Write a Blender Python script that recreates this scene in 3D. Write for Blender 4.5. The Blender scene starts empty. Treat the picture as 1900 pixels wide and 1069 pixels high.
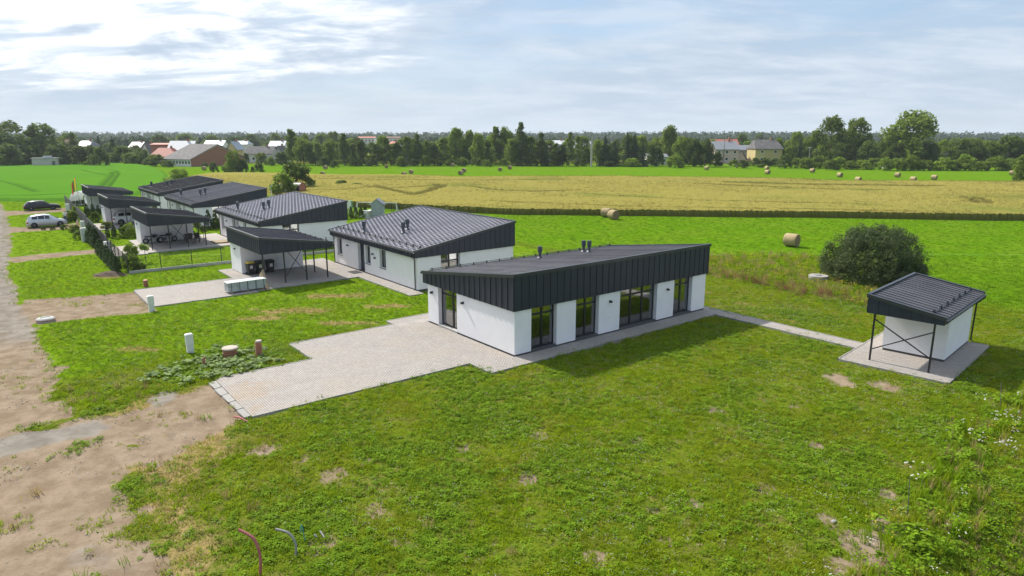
import bpy, math, random
import numpy as np
from mathutils import Vector, Matrix, Quaternion

# ------------------------------------------------------------------ camera, sky, sun, exposure
SC = bpy.context.scene
COL = SC.collection
R = math.radians
CAM_H = 11.5
PITCH = math.atan((534.5 - 252) / 1250)
cam_d = bpy.data.cameras.new('camera'); cam_d.sensor_width = 36; cam_d.lens = 36 * 1250 / 1900
cam_d.clip_start = 0.1; cam_d.clip_end = 12000
cam = bpy.data.objects.new('camera', cam_d); COL.objects.link(cam)
cam.location = (0, 0, CAM_H); cam.rotation_euler = (math.pi / 2 - PITCH, 0, 0)
SC.camera = cam

PLOT = R(38)                                   # the houses' x axis (away from the street) against world x
PO = np.array([0.13, 34.14])                   # near wall corner of the front house
PX = np.array([math.cos(PLOT), math.sin(PLOT)]); PY = np.array([-math.sin(PLOT), math.cos(PLOT)])
def W2(lx, ly): return PO + lx * PX + ly * PY
def W3(lx, ly, z=0): p = W2(lx, ly); return Vector((p[0], p[1], z))

sh = 0.15 * PX - 1.0 * PY                      # way the shadow of one metre of height falls
sun_dir = Vector((-sh[0], -sh[1], 1.0)).normalized()
SUN_EL = math.asin(sun_dir.z); SUN_ROT = math.atan2(sun_dir.x, sun_dir.y)
sl = bpy.data.lights.new('sun', 'SUN'); sl.energy = 4.0; sl.angle = R(1.6); sl.color = (1.0, 0.95, 0.86)
so = bpy.data.objects.new('sun', sl); COL.objects.link(so)
so.rotation_euler = (-sun_dir).to_track_quat('-Z', 'Y').to_euler(); so.location = (-40, 60, 60)

wd = bpy.data.worlds.new('World'); SC.world = wd; wd.use_nodes = True
def build_world():
    nt = wd.node_tree; N = nt.nodes; Lk = nt.links; N.clear()
    def node(t, **k):
        n = N.new(t)
        for a, b in k.items(): setattr(n, a, b)
        return n
    def math_(op, a, b=None, c=None, clamp=False):
        n = node('ShaderNodeMath', operation=op, use_clamp=clamp)
        for i, v in enumerate((a, b, c)):
            if v is None: continue
            if hasattr(v, 'is_output'): Lk.new(v, n.inputs[i])
            else: n.inputs[i].default_value = v
        return n.outputs[0]
    def mix(f, a, b):
        n = node('ShaderNodeMix', data_type='RGBA')
        for i, v in ((0, f), (6, a), (7, b)):
            if hasattr(v, 'is_output'): Lk.new(v, n.inputs[i])
            else: n.inputs[i].default_value = v if i == 0 else (*v, 1)
        return n.outputs[2]
    out = node('ShaderNodeOutputWorld'); bg = node('ShaderNodeBackground'); bg.inputs[1].default_value = 0.1
    sky = node('ShaderNodeTexSky', sky_type='NISHITA', sun_disc=False, sun_elevation=SUN_EL, sun_rotation=SUN_ROT)
    sky.air_density = 1.0; sky.dust_density = 1.2; sky.ozone_density = 1.5
    tc = node('ShaderNodeTexCoord'); sp = node('ShaderNodeSeparateXYZ'); Lk.new(tc.outputs['Generated'], sp.inputs[0])
    x, y, z = sp.outputs
    zc = math_('MAXIMUM', z, 0.0)
    zz = math_('ADD', zc, 0.16)
    cb = node('ShaderNodeCombineXYZ')
    Lk.new(math_('DIVIDE', x, zz), cb.inputs[0]); Lk.new(math_('DIVIDE', y, zz), cb.inputs[1])
    cb.inputs[2].default_value = 4.1
    def noise(scale, detail, rough, dist=0.0, off=(0, 0, 0), sc=(1, 1, 1)):
        m = node('ShaderNodeMapping'); Lk.new(cb.outputs[0], m.inputs[0])
        m.inputs[1].default_value = off; m.inputs[3].default_value = sc
        n = node('ShaderNodeTexNoise'); n.inputs['Scale'].default_value = scale; n.inputs['Detail'].default_value = detail
        n.inputs['Roughness'].default_value = rough; n.inputs['Distortion'].default_value = dist
        Lk.new(m.outputs[0], n.inputs['Vector']); return n.outputs['Fac']
    def ramp(v, a, b):
        n = node('ShaderNodeMapRange', interpolation_type='SMOOTHSTEP'); Lk.new(v, n.inputs[0])
        n.inputs[1].default_value = a; n.inputs[2].default_value = b; return n.outputs[0]
    n_big = noise(0.42, 3, 0.5, 0.3, (3.2, 1.7, 0))
    n_mid = noise(1.7, 10, 0.60, 0.30, (0.4, 5.0, 0), (1, 1.25, 1))
    n_thin = noise(2.4, 10, 0.6, 0.4, (8.4, 2.0, 0), (0.7, 1.5, 1))
    # angle to the sun: clouds shine brighter towards it
    dv = node('ShaderNodeVectorMath', operation='DOT_PRODUCT'); Lk.new(tc.outputs['Generated'], dv.inputs[0])
    dv.inputs[1].default_value = sun_dir
    near = math_('POWER', math_('MAXIMUM', dv.outputs['Value'], 0.0), 4.0)
    # how much cloud stands there: cumulus fields thicken towards the sun side
    cov = math_('ADD', math_('MULTIPLY', n_mid, 0.62), math_('MULTIPLY', n_big, 0.42))
    cov = math_('ADD', cov, math_('MULTIPLY', near, 0.62))
    deck = ramp(math_('ADD', zc, math_('MULTIPLY', n_thin, 0.05)), 0.070, 0.105)      # flat base of the cloud deck, low in the distance
    cum = math_('MULTIPLY', ramp(cov, 0.62, 0.80), deck)
    shade = ramp(n_thin, 0.38, 0.58)
    veil = math_('MULTIPLY', ramp(math_('ADD', math_('MULTIPLY', n_thin, 0.4), math_('MULTIPLY', n_big, 0.7)), 0.30, 0.60), 0.93)
    blue = mix(0.55, sky.outputs[0], (2.05, 3.2, 4.75))
    base = mix(veil, blue, mix(ramp(math_('ADD', math_('MULTIPLY', n_mid, 0.6), math_('MULTIPLY', n_thin, 0.4)), 0.38, 0.62), (2.95, 3.65, 4.6), (4.3, 4.8, 5.45)))
    cl = mix(shade, (4.2, 4.8, 5.5), (8.4, 8.4, 8.4))
    gl = node('ShaderNodeVectorMath', operation='SCALE'); Lk.new(cl, gl.inputs[0])
    Lk.new(math_('ADD', 0.95, math_('MULTIPLY', near, 0.35)), gl.inputs[3])
    full = mix(cum, base, gl.outputs[0])
    # thick air near the horizon
    hz = math_('POWER', math_('SUBTRACT', 1.0, zc, clamp=True), 16.0)
    full = mix(math_('MULTIPLY', hz, 0.85), full, (4.25, 4.8, 5.4))
    Lk.new(full, bg.inputs[0]); Lk.new(bg.outputs[0], out.inputs[0])
build_world()
SC.view_settings.view_transform = 'Standard'; SC.view_settings.look = 'None'
SC.view_settings.exposure = 0.74; SC.view_settings.gamma = 1.0; SC.view_settings.use_curve_mapping = False
SC.render.engine = 'CYCLES'
SC.cycles.max_bounces = 6; SC.cycles.transparent_max_bounces = 12; SC.cycles.volume_bounces = 0
SC.cycles.caustics_reflective = False; SC.cycles.caustics_refractive = False

# ------------------------------------------------------------------ helpers
rng = random.Random(7)
nrg = np.random.default_rng(11)
CP, SP = math.cos(PITCH), math.sin(PITCH)
def at(px, py, z=0.0):
    """measured spot of the photograph -> point of the place at height z"""
    u = (px - 950) / 1250; v = (py - 534.5) / 1250
    d = (u, CP - v * SP, -SP - v * CP); t = (z - CAM_H) / d[2]
    return Vector((d[0] * t, d[1] * t, z))
def rise(Y, py):
    """height above ground of something Y metres away seen at row py"""
    v = (py - 534.5) / 1250
    return CAM_H - (Y * SP + v * Y * CP) / (CP - v * SP)
def local(p):
    d = np.array([p[0], p[1]]) - PO
    return float(d @ PX), float(d @ PY)

MATS = {}
def mat(name, c1, c2=None, rough=0.7, metal=0.0, scale=3.0, detail=4.0, bump=0.0, bscale=None, spec=0.5,
        translucent=0.0, rand=0.0, island=0.0, c3=None, s3=0.2, stretch=(1, 1, 1), coat=0.0, noise_rough=0.6, r3lo=0.45, r3hi=0.68):
    """procedural material: two colours through noise, optional third at a large scale, bump, per object / island variation"""
    if name in MATS: return MATS[name]
    m = bpy.data.materials.new(name); m.use_nodes = True; nt = m.node_tree; N = nt.nodes; L = nt.links
    p = N['Principled BSDF']; p.inputs['Roughness'].default_value = rough; p.inputs['Metallic'].default_value = metal
    p.inputs['Specular IOR Level'].default_value = spec
    if coat: p.inputs['Coat Weight'].default_value = coat; p.inputs['Coat Roughness'].default_value = 0.08
    c2 = c2 or tuple(min(1, c * 1.18) for c in c1)
    geo = N.new('ShaderNodeNewGeometry')
    mp = N.new('ShaderNodeMapping'); L.new(geo.outputs['Position'], mp.inputs[0]); mp.inputs[3].default_value = stretch
    nz = N.new('ShaderNodeTexNoise'); nz.inputs['Scale'].default_value = scale; nz.inputs['Detail'].default_value = detail
    nz.inputs['Roughness'].default_value = noise_rough; L.new(mp.outputs[0], nz.inputs['Vector'])
    mr = N.new('ShaderNodeMapRange'); mr.inputs[1].default_value = 0.3; mr.inputs[2].default_value = 0.7; L.new(nz.outputs['Fac'], mr.inputs[0])
    mx = N.new('ShaderNodeMix'); mx.data_type = 'RGBA'; L.new(mr.outputs[0], mx.inputs[0])
    mx.inputs[6].default_value = (*c1, 1); mx.inputs[7].default_value = (*c2, 1); col = mx.outputs[2]
    if c3:
        n3 = N.new('ShaderNodeTexNoise'); n3.inputs['Scale'].default_value = s3; n3.inputs['Detail'].default_value = 5
        L.new(geo.outputs['Position'], n3.inputs['Vector'])
        r3 = N.new('ShaderNodeMapRange'); r3.inputs[1].default_value = r3lo; r3.inputs[2].default_value = r3hi; L.new(n3.outputs['Fac'], r3.inputs[0])
        m3 = N.new('ShaderNodeMix'); m3.data_type = 'RGBA'; L.new(r3.outputs[0], m3.inputs[0]); L.new(col, m3.inputs[6])
        m3.inputs[7].default_value = (*c3, 1); col = m3.outputs[2]
    for amount, src in ((rand, 'o'), (island, 'i')):
        if amount:
            if src == 'o': v = N.new('ShaderNodeObjectInfo').outputs['Random']
            else: v = geo.outputs['Random Per Island']
            r = N.new('ShaderNodeMapRange'); L.new(v, r.inputs[0]); r.inputs[3].default_value = 1 - amount; r.inputs[4].default_value = 1 + amount
            h = N.new('ShaderNodeHueSaturation'); L.new(r.outputs[0], h.inputs['Value']); L.new(col, h.inputs['Color']); col = h.outputs[0]
    L.new(col, p.inputs['Base Color'])
    if bump:
        nb = N.new('ShaderNodeTexNoise'); nb.inputs['Scale'].default_value = bscale or scale * 6; nb.inputs['Detail'].default_value = 5
        L.new(geo.outputs['Position'], nb.inputs['Vector'])
        b = N.new('ShaderNodeBump'); b.inputs['Strength'].default_value = bump; b.inputs['Distance'].default_value = 0.05
        L.new(nb.outputs['Fac'], b.inputs['Height']); L.new(b.outputs[0], p.inputs['Normal'])
    if translucent:
        tr = N.new('ShaderNodeBsdfTranslucent'); L.new(col, tr.inputs[0])
        ms = N.new('ShaderNodeMixShader'); ms.inputs[0].default_value = translucent
        L.new(p.outputs[0], ms.inputs[1]); L.new(tr.outputs[0], ms.inputs[2]); L.new(ms.outputs[0], N['Material Output'].inputs[0])
    MATS[name] = m; return m

def glass_mat(name, tint=(0.75, 0.8, 0.78), gloss=0.0, clear=0.9):
    if name in MATS: return MATS[name]
    m = bpy.data.materials.new(name); m.use_nodes = True; nt = m.node_tree; N = nt.nodes; L = nt.links; N.clear()
    o = N.new('ShaderNodeOutputMaterial'); t = N.new('ShaderNodeBsdfTransparent'); t.inputs[0].default_value = (*tint, 1)
    g = N.new('ShaderNodeBsdfGlossy'); g.inputs['Roughness'].default_value = 0.015; g.inputs[0].default_value = (0.95, 0.97, 1, 1)
    f = N.new('ShaderNodeFresnel'); f.inputs[0].default_value = 1.75
    a = N.new('ShaderNodeMath'); a.operation = 'ADD'; a.use_clamp = True; L.new(f.outputs[0], a.inputs[0]); a.inputs[1].default_value = gloss
    x = N.new('ShaderNodeMixShader'); L.new(a.outputs[0], x.inputs[0]); L.new(t.outputs[0], x.inputs[1]); L.new(g.outputs[0], x.inputs[2])
    L.new(x.outputs[0], o.inputs[0]); MATS[name] = m; return m

class MB:
    """collects shapes into one mesh"""
    def __init__(s): s.v = []; s.f = []
    def add(s, vs, fs):
        o = len(s.v); s.v += [tuple(p) for p in vs]; s.f += [tuple(i + o for i in f) for f in fs]; return s
    def box(s, a, b):
        x0, y0, z0 = (min(a[i], b[i]) for i in range(3)); x1, y1, z1 = (max(a[i], b[i]) for i in range(3))
        return s.add([(x0, y0, z0), (x1, y0, z0), (x1, y1, z0), (x0, y1, z0), (x0, y0, z1), (x1, y0, z1), (x1, y1, z1), (x0, y1, z1)],
                     [(0, 3, 2, 1), (4, 5, 6, 7), (0, 1, 5, 4), (1, 2, 6, 5), (2, 3, 7, 6), (3, 0, 4, 7)])
    def hexa(s, p):          # 8 corners, bottom four then top four, each counter-clockwise from above
        return s.add(p, [(0, 3, 2, 1), (4, 5, 6, 7), (0, 1, 5, 4), (1, 2, 6, 5), (2, 3, 7, 6), (3, 0, 4, 7)])
    def tube(s, pts, r, n=8, cap=True):
        pts = [Vector(p) for p in pts]; rs = r if isinstance(r, (list, tuple)) else [r] * len(pts)
        rings = []
        for i, p in enumerate(pts):
            d = (pts[min(i + 1, len(pts) - 1)] - pts[max(i - 1, 0)]).normalized()
            a = Vector((0, 0, 1)) if abs(d.z) < 0.9 else Vector((1, 0, 0))
            u = d.cross(a).normalized(); w = d.cross(u)
            rings.append([p + rs[i] * (math.cos(2 * math.pi * k / n) * u + math.sin(2 * math.pi * k / n) * w) for k in range(n)])
        vs = [q for ring in rings for q in ring]; fs = []
        for i in range(len(pts) - 1):
            for k in range(n):
                fs.append((i * n + k, i * n + (k + 1) % n, (i + 1) * n + (k + 1) % n, (i + 1) * n + k))
        if cap: fs += [tuple(range(n))[::-1], tuple(range((len(pts) - 1) * n, len(pts) * n))]
        return s.add(vs, fs)
    def lathe(s, prof, c=(0, 0, 0), n=16):
        vs = []; fs = []
        for (r, z) in prof:
            for k in range(n): vs.append((c[0] + r * math.cos(2 * math.pi * k / n), c[1] + r * math.sin(2 * math.pi * k / n), c[2] + z))
        m = len(prof)
        for i in range(m - 1):
            for k in range(n): fs.append((i * n + k, i * n + (k + 1) % n, (i + 1) * n + (k + 1) % n, (i + 1) * n + k))
        fs += [tuple(range(n))[::-1], tuple(range((m - 1) * n, m * n))]
        return s.add(vs, fs)
    def prism(s, poly, axis, a, b):      # polygon in the plane across axis, extruded a..b
        n = len(poly)
        def P(q, t): return (t, q[0], q[1]) if axis == 0 else ((q[0], t, q[1]) if axis == 1 else (q[0], q[1], t))
        vs = [P(q, a) for q in poly] + [P(q, b) for q in poly]
        fs = [tuple(range(n))[::-1], tuple(range(n, 2 * n))] + [(i, (i + 1) % n, n + (i + 1) % n, n + i) for i in range(n)]
        return s.add(vs, fs)
    def mesh(s, name, m, smooth=False):
        me = bpy.data.meshes.new(name); me.from_pydata(s.v, [], s.f); me.materials.append(m)
        if smooth: me.polygons.foreach_set('use_smooth', [True] * len(me.polygons))
        return me
    def build(s, name, m, parent=None, smooth=False, loc=None):
        return link(name, s.mesh(name, m, smooth), parent, loc)

def link(name, me, parent=None, loc=None, rot=None, scale=None):
    o = bpy.data.objects.new(name, me); COL.objects.link(o)
    if parent: o.parent = parent
    if loc is not None: o.location = loc
    if rot is not None: o.rotation_euler = rot
    if scale is not None: o.scale = scale
    return o
def fix_normals(me):
    import bmesh
    b = bmesh.new(); b.from_mesh(me); bmesh.ops.recalc_face_normals(b, faces=b.faces); b.to_mesh(me); b.free()
def tag(o, label, cat=None, group=None, kind=None):
    if label: o['label'] = label
    if cat: o['category'] = cat
    if group: o['group'] = group
    if kind: o['kind'] = kind
    return o
def thing(name, label, cat, loc, rz=0, group=None):
    o = bpy.data.objects.new(name, None); COL.objects.link(o); o.empty_display_size = 0.3
    o.location = loc; o.rotation_euler = (0, 0, rz); return tag(o, label, cat, group)
def copy_tree(o, parent=None):
    c = o.copy(); COL.objects.link(c); c.parent = parent
    for ch in o.children: copy_tree(ch, c)
    return c

# smooth random field on the plane for masks and relief
def vnoise(x, y, seed=0):
    xi = np.floor(x).astype(np.int64); yi = np.floor(y).astype(np.int64); fx = x - xi; fy = y - yi
    def h(a, b):
        n = (a * 374761393 + b * 668265263 + seed * 1442695041) & 0xffffffff
        n = ((n ^ (n >> 13)) * 1274126177) & 0xffffffff
        return ((n ^ (n >> 16)) & 0xffff) / 65535.0
    ux = fx * fx * (3 - 2 * fx); uy = fy * fy * (3 - 2 * fy)
    return (h(xi, yi) * (1 - ux) + h(xi + 1, yi) * ux) * (1 - uy) + (h(xi, yi + 1) * (1 - ux) + h(xi + 1, yi + 1) * ux) * uy
def fbm(x, y, s, seed=0, oct=4):
    t = 0; a = 0.5; n = 0
    for i in range(oct): t = t + a * vnoise(x / s, y / s, seed + i); n += a; a *= 0.55; s *= 0.48
    return t / n
def sdf(poly, x, y):
    """signed distance to a polygon, negative inside"""
    d = np.full(x.shape, 1e9); inside = np.zeros(x.shape, bool); n = len(poly)
    for i in range(n):
        ax, ay = poly[i]; bx, by = poly[(i + 1) % n]
        ex, ey = bx - ax, by - ay; t = np.clip(((x - ax) * ex + (y - ay) * ey) / (ex * ex + ey * ey + 1e-9), 0, 1)
        d = np.minimum(d, (x - ax - t * ex) ** 2 + (y - ay - t * ey) ** 2)
        c = ((ay > y) != (by > y)) & (x < ex * (y - ay) / (ey if abs(ey) > 1e-9 else 1e-9) + ax); inside ^= c
    d = np.sqrt(d); return np.where(inside, -d, d)
def px_poly(pts): return [tuple(at(*p)[:2]) for p in pts]
def line_dist(pts, x, y):
    d = np.full(x.shape, 1e9)
    for (ax, ay), (bx, by) in zip(pts[:-1], pts[1:]):
        ex, ey = bx - ax, by - ay; t = np.clip(((x - ax) * ex + (y - ay) * ey) / (ex * ex + ey * ey + 1e-9), 0, 1)
        d = np.minimum(d, (x - ax - t * ex) ** 2 + (y - ay - t * ey) ** 2)
    return np.sqrt(d)
def sstep(v, a, b): t = np.clip((v - a) / (b - a), 0, 1); return t * t * (3 - 2 * t)

# ------------------------------------------------------------------ materials
M_RENDER = mat('white_render', (0.79, 0.775, 0.80), (0.85, 0.835, 0.85), 0.85, scale=1.2, bump=0.12, bscale=60)
M_CLAD = mat('anthracite_cladding', (0.013, 0.0175, 0.034), (0.018, 0.0235, 0.043), 0.5, scale=0.8, rand=0.10)
M_TRIM = mat('anthracite_trim', (0.028, 0.031, 0.038), (0.036, 0.039, 0.046), 0.36, scale=2)
M_ROOF = mat('standing_seam_metal', (0.115, 0.112, 0.124), (0.16, 0.155, 0.168), 0.30, metal=0.4, scale=0.7, rand=0.07, bump=0.05, bscale=1.6)
M_ROOFA = mat('house_seam_metal', (0.19, 0.185, 0.205), (0.25, 0.242, 0.262), 0.27, metal=0.45, scale=0.9, rand=0.20, bump=0.10, bscale=1.2)
M_TILE = mat('tile_sheet_metal', (0.36, 0.35, 0.385), (0.43, 0.42, 0.455), 0.32, metal=0.35, scale=0.7, rand=0.06)
M_ROOFD = mat('dark_roof_sheet', (0.030, 0.032, 0.040), (0.040, 0.042, 0.050), 0.46, scale=0.8, rand=0.08)
M_FRAME = mat('window_frame_dark', (0.012, 0.014, 0.017), None, 0.4)
M_PLINTH = mat('plinth_grey', (0.06, 0.06, 0.065), (0.09, 0.09, 0.09), 0.8, scale=8)
M_GLASS = glass_mat('window_glass', (0.74, 0.77, 0.72), 0.24)
M_FLOOR = mat('oak_floor', (0.20, 0.13, 0.07), (0.27, 0.18, 0.10), 0.5, scale=4, stretch=(1, 6, 1))
M_INNER = mat('inner_plaster', (0.62, 0.60, 0.56), None, 0.9)
M_PAVER = mat('concrete_paver', (0.315, 0.29, 0.268), (0.36, 0.33, 0.305), 0.9, scale=1.1, island=0.07, c3=(0.36, 0.315, 0.275), s3=0.45, bump=0.2, bscale=40)
def stain(m, pos, r, col):
    N = m.node_tree.nodes; L = m.node_tree.links; p = N['Principled BSDF']; src = p.inputs['Base Color'].links[0].from_socket
    g = N.new('ShaderNodeNewGeometry'); d = N.new('ShaderNodeVectorMath'); d.operation = 'DISTANCE'; L.new(g.outputs['Position'], d.inputs[0]); d.inputs[1].default_value = pos
    n = N.new('ShaderNodeTexNoise'); n.inputs['Scale'].default_value = 1.6; n.inputs['Detail'].default_value = 7; L.new(g.outputs['Position'], n.inputs['Vector'])
    a = N.new('ShaderNodeMath'); a.operation = 'MULTIPLY_ADD'; L.new(n.outputs['Fac'], a.inputs[0]); a.inputs[1].default_value = -2.6 * r; L.new(d.outputs['Value'], a.inputs[2])
    k = N.new('ShaderNodeMapRange'); L.new(a.outputs[0], k.inputs[0]); k.inputs[1].default_value = -.35 * r; k.inputs[2].default_value = -1.1 * r; k.inputs[3].default_value = 0; k.inputs[4].default_value = .42
    x = N.new('ShaderNodeMix'); x.data_type = 'RGBA'; L.new(k.outputs[0], x.inputs[0]); L.new(src, x.inputs[6]); x.inputs[7].default_value = (*col, 1); L.new(x.outputs[2], p.inputs['Base Color'])
for _px, _py, _r in ((466, 728, 1.5), (450, 716, .8), (476, 757, .6)): stain(M_PAVER, at(_px, _py, .06), _r, (0.34, 0.24, 0.16))
M_JOINT = mat('paver_joint_sand', (0.235, 0.21, 0.185), (0.28, 0.25, 0.225), 0.95, scale=12)
M_KERB = mat('kerb_concrete', (0.25, 0.24, 0.225), (0.32, 0.305, 0.285), 0.9, scale=5, rand=0.06, bump=0.2, bscale=40)
M_BLACK = mat('black_steel', (0.012, 0.013, 0.015), None, 0.45)
M_CONC = mat('pale_concrete', (0.34, 0.335, 0.32), (0.44, 0.43, 0.41), 0.9, scale=4, bump=0.2)
M_WHITEP = mat('white_plastic', (0.72, 0.72, 0.70), (0.78, 0.78, 0.76), 0.5, scale=3)
# ------------------------------------------------------------------ the ground
P_SOIL = px_poly([(-400, 600), (64, 600), (84, 655), (118, 712), (104, 742), (150, 768), (225, 770), (290, 752), (330, 735), (404, 708), (461, 777),
                  (430, 800), (385, 812), (345, 840), (300, 862), (225, 858), (232, 890), (262, 935), (290, 985), (318, 1040), (345, 1130), (-400, 1130)])
P_DRY = px_poly([(150, 768), (300, 735), (404, 708), (461, 777), (470, 800), (380, 900), (440, 1090), (300, 1090), (225, 860)])
P_ROAD = px_poly([(-700, 376), (4, 378), (14, 400), (21, 430), (22, 455), (18, 480), (16, 512), (34, 545), (44, 570), (62, 600), (100, 690), (60, 760), (-700, 760)])
P_PUDDLE = px_poly([(-60, 818), (40, 798), (120, 786), (190, 780), (202, 790), (175, 806), (90, 826), (-60, 858)])
P_PUDDLE2 = px_poly([(130, 1030), (190, 1000), (235, 1015), (240, 1060), (150, 1080)])
P_PATCH = px_poly([(265, 745), (300, 724), (335, 722), (330, 738), (290, 756)])
P_IN = [px_poly([(40, 556), (150, 549), (255, 540), (287, 571), (200, 583), (70, 603), (30, 590)]),
        px_poly([(15, 478), (110, 468), (186, 461), (192, 469), (110, 477), (20, 489)]),
        px_poly([(10, 420), (80, 422), (145, 413), (156, 421), (90, 428), (14, 432)]),
        px_poly([(2, 392), (60, 390), (126, 385), (130, 392), (60, 397), (4, 401)])]
P_RIDGE = px_poly([(70, 596), (180, 578), (290, 570), (300, 577), (190, 590), (80, 603)])
DRY_SPOTS = [(545, 577, 95, 9), (705, 569, 70, 6), (620, 549, 75, 6), (250, 650, 80, 7), (480, 590, 60, 5), (640, 600, 90, 4), (200, 515, 30, 3)]
BARE = [(1515, 826, 9), (1533, 864, 9), (1720, 869, 9), (1648, 917, 11), (1540, 967, 10), (1605, 1010, 26), (1648, 975, 18), (1530, 960, 8), (980, 886, 12),
        (1105, 1035, 14), (1240, 1005, 10), (1000, 808, 10), (1180, 818, 10), (1330, 760, 8), (860, 830, 9), (1420, 905, 9), (1555, 1050, 16), (1290, 930, 8),
        (620, 880, 14), (560, 850, 10), (700, 945, 12), (490, 835, 14), (1060, 640, 10), (1140, 632, 12), (1560, 705, 14), (1640, 715, 14), (590, 1010, 16)]
P_MEADOW_EDGE = 23.5      # beyond this the hay meadow starts, metres from the street side of the front house
def zones(x, y):
    """soil, grey gravel, dry grass, mown meadow and rough growth at a spot"""
    lx = (x - PO[0]) * PX[0] + (y - PO[1]) * PX[1]; ly = (x - PO[0]) * PY[0] + (y - PO[1]) * PY[1]
    n1 = fbm(x, y, 1.6, 3); n2 = fbm(x, y, 5.0, 9); n0 = fbm(x, y, 0.55, 21, 3)
    wob = (n1 - 0.5) * 1.6 + (n0 - 0.5) * 0.7
    soil = sstep(-(sdf(P_SOIL, x, y) + wob * 1.1), -0.25, 0.45)
    soil = soil * (1 - 0.9 * sstep(n1 * 0.55 + n0 * 0.45, 0.60, 0.70))
    road = sstep(-(sdf(P_ROAD, x, y) + wob * 0.5), -0.2, 0.3)
    inn = np.zeros_like(x)
    for p in P_IN: inn = np.maximum(inn, sstep(-(sdf(p, x, y) + wob * 0.25), -0.1, 0.25))
    rid = sstep(-(sdf(P_RIDGE, x, y) + wob * 0.3), -0.1, 0.3)
    soil = np.maximum.reduce([soil, road, inn, rid * 0.9])
    pud = np.maximum(sstep(-(sdf(P_PUDDLE, x, y) + wob * 0.75), -0.2, 0.45), sstep(-(sdf(P_PUDDLE2, x, y) + wob * 1.2), -0.2, 0.5) * .45)
    pat = sstep(-(sdf(P_PATCH, x, y) + wob * 0.3), -0.1, 0.3)
    soil = np.maximum.reduce([soil, pud, pat])
    side = 0.55 * sstep(y, 34, 40)
    grey = np.clip(np.maximum.reduce([road * (0.25 + side) * (0.6 + 0.6 * n2), pud * 1.0, pat * 0.8, inn * 0.25]), 0, 1)
    near = sstep(-(lx - P_MEADOW_EDGE), -1, 2)
    bare = np.zeros_like(x)
    for (a, b, r) in BARE:
        q = at(a, b); rr = r / 1250 * math.hypot(q.x, q.y) * 2.0
        d = np.hypot((x - q.x), (y - q.y) / 1.4) + (n0 - 0.5) * 0.9 * rr + (n1 - .5) * 0.6 * rr
        bare = np.maximum(bare, sstep(-d, -rr * 1.05, -rr * 0.5))
    worn = sstep(n1 * 0.6 + n0 * 0.4, 0.66, 0.76) * near * 0.75 * (ly < 0.5)
    dry = sstep(-(sdf(P_DRY, x, y) + wob * 2.2), -0.6, 1.2) * 0.95
    for (a, b, rx, ry) in DRY_SPOTS:
        q = at(a, b); s = q.length / 1250; q2 = at(a, b + ry)
        d = np.hypot((x - q.x) / (rx * s), (y - q.y) / max(abs(q.y - q2.y), 0.3)) + (n1 - .5) * 1.2 + (n0 - .5) * 0.7
        dry = np.maximum(dry, sstep(-d, -1.15, -0.45) * 0.8)
    dry = np.maximum(dry, sstep(n2 * 0.6 + n1 * 0.4, 0.60, 0.72) * 0.4 * near)
    back = sstep(lx, 17.0, 18.5) * sstep(-lx, -24, -22) * (ly > -14) * (ly < 16)
    dry = np.maximum(dry, back * sstep(n1, 0.5, 0.7) * 0.5)
    soil = np.maximum.reduce([soil, bare * 0.95, worn])
    mead = sstep(lx + (n2 - .5) * 2, P_MEADOW_EDGE + 8, P_MEADOW_EDGE + 11) * (ly < 90)
    mead = np.maximum(mead, sstep(lx, P_MEADOW_EDGE, P_MEADOW_EDGE + 3) * sstep(ly, 10, 16))
    strips = (lx < -10.5) * (ly > 30)                       # mown verges between street and fences
    gard = (lx > -12) * (lx < 22) * (ly > 37.5)
    lush = np.clip(sstep(ly, 9.0, 11.5) * (lx < P_MEADOW_EDGE) * (0.75 + 0.5 * n2) + strips * 0.3, 0, 1)
    return lx, ly, soil, grey, np.clip(dry, 0, 1), mead, lush, np.maximum(strips, gard)

# paved areas, as rectangles (x0, x1, y0, y1) in the plot's axes
PAVE_A = [(-13.5, -8.6, 0.6, 6.2), (-8.6, -2.45, 0.6, 9.55), (-2.45, -0.06, -1.25, 9.55), (-2.0, 16.4, 8.81, 10.5), (-0.06, 16.95, -1.25, -0.06), (16.36, 16.95, -0.06, 8.81)]
PAVE_PATH = [(15.8, 16.95, -10.55, -1.25)]
PAVE_B = [(-13.0, -5.75, 23.75, 30.2), (-5.75, 2.65, 24.3, 34.5), (2.65, 3.79, 15.7, 34.5)]
PAVE_C = [(-12.0, -8.9, 47.6, 54.6), (-8.9, -0.7, 48.2, 58.6), (-0.7, 0.42, 41.5, 58.6)]
PAVE_D = [(-11.0, -2.0, 70.6, 78.0)]
SHED_ROT = PLOT + R(6.5); SHED_O = W2(13.74, -15.76)
SLAB = (8.3, 4.95)
def in_rects(lx, ly, rects, m=0.0):
    r = np.zeros(lx.shape, bool)
    for (a, b, c, d) in rects: r |= (lx > a - m) & (lx < b + m) & (ly > c - m) & (ly < d + m)
    return r
def paved(x, y, lx, ly, m=0.0):
    r = in_rects(lx, ly, PAVE_A + PAVE_PATH + PAVE_B + PAVE_C + PAVE_D + [(0, 16.3, 0, 8.75), (3.8, 13.1, 16.6, 32), (0.4, 9.7, 41.6, 57)], m)
    sx = (x - SHED_O[0]) * math.cos(SHED_ROT) + (y - SHED_O[1]) * math.sin(SHED_ROT)
    sy = -(x - SHED_O[0]) * math.sin(SHED_ROT) + (y - SHED_O[1]) * math.cos(SHED_ROT)
    return r | ((sx > -m) & (sx < SLAB[0] + m) & (sy > -m) & (sy < SLAB[1] + m))

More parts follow.
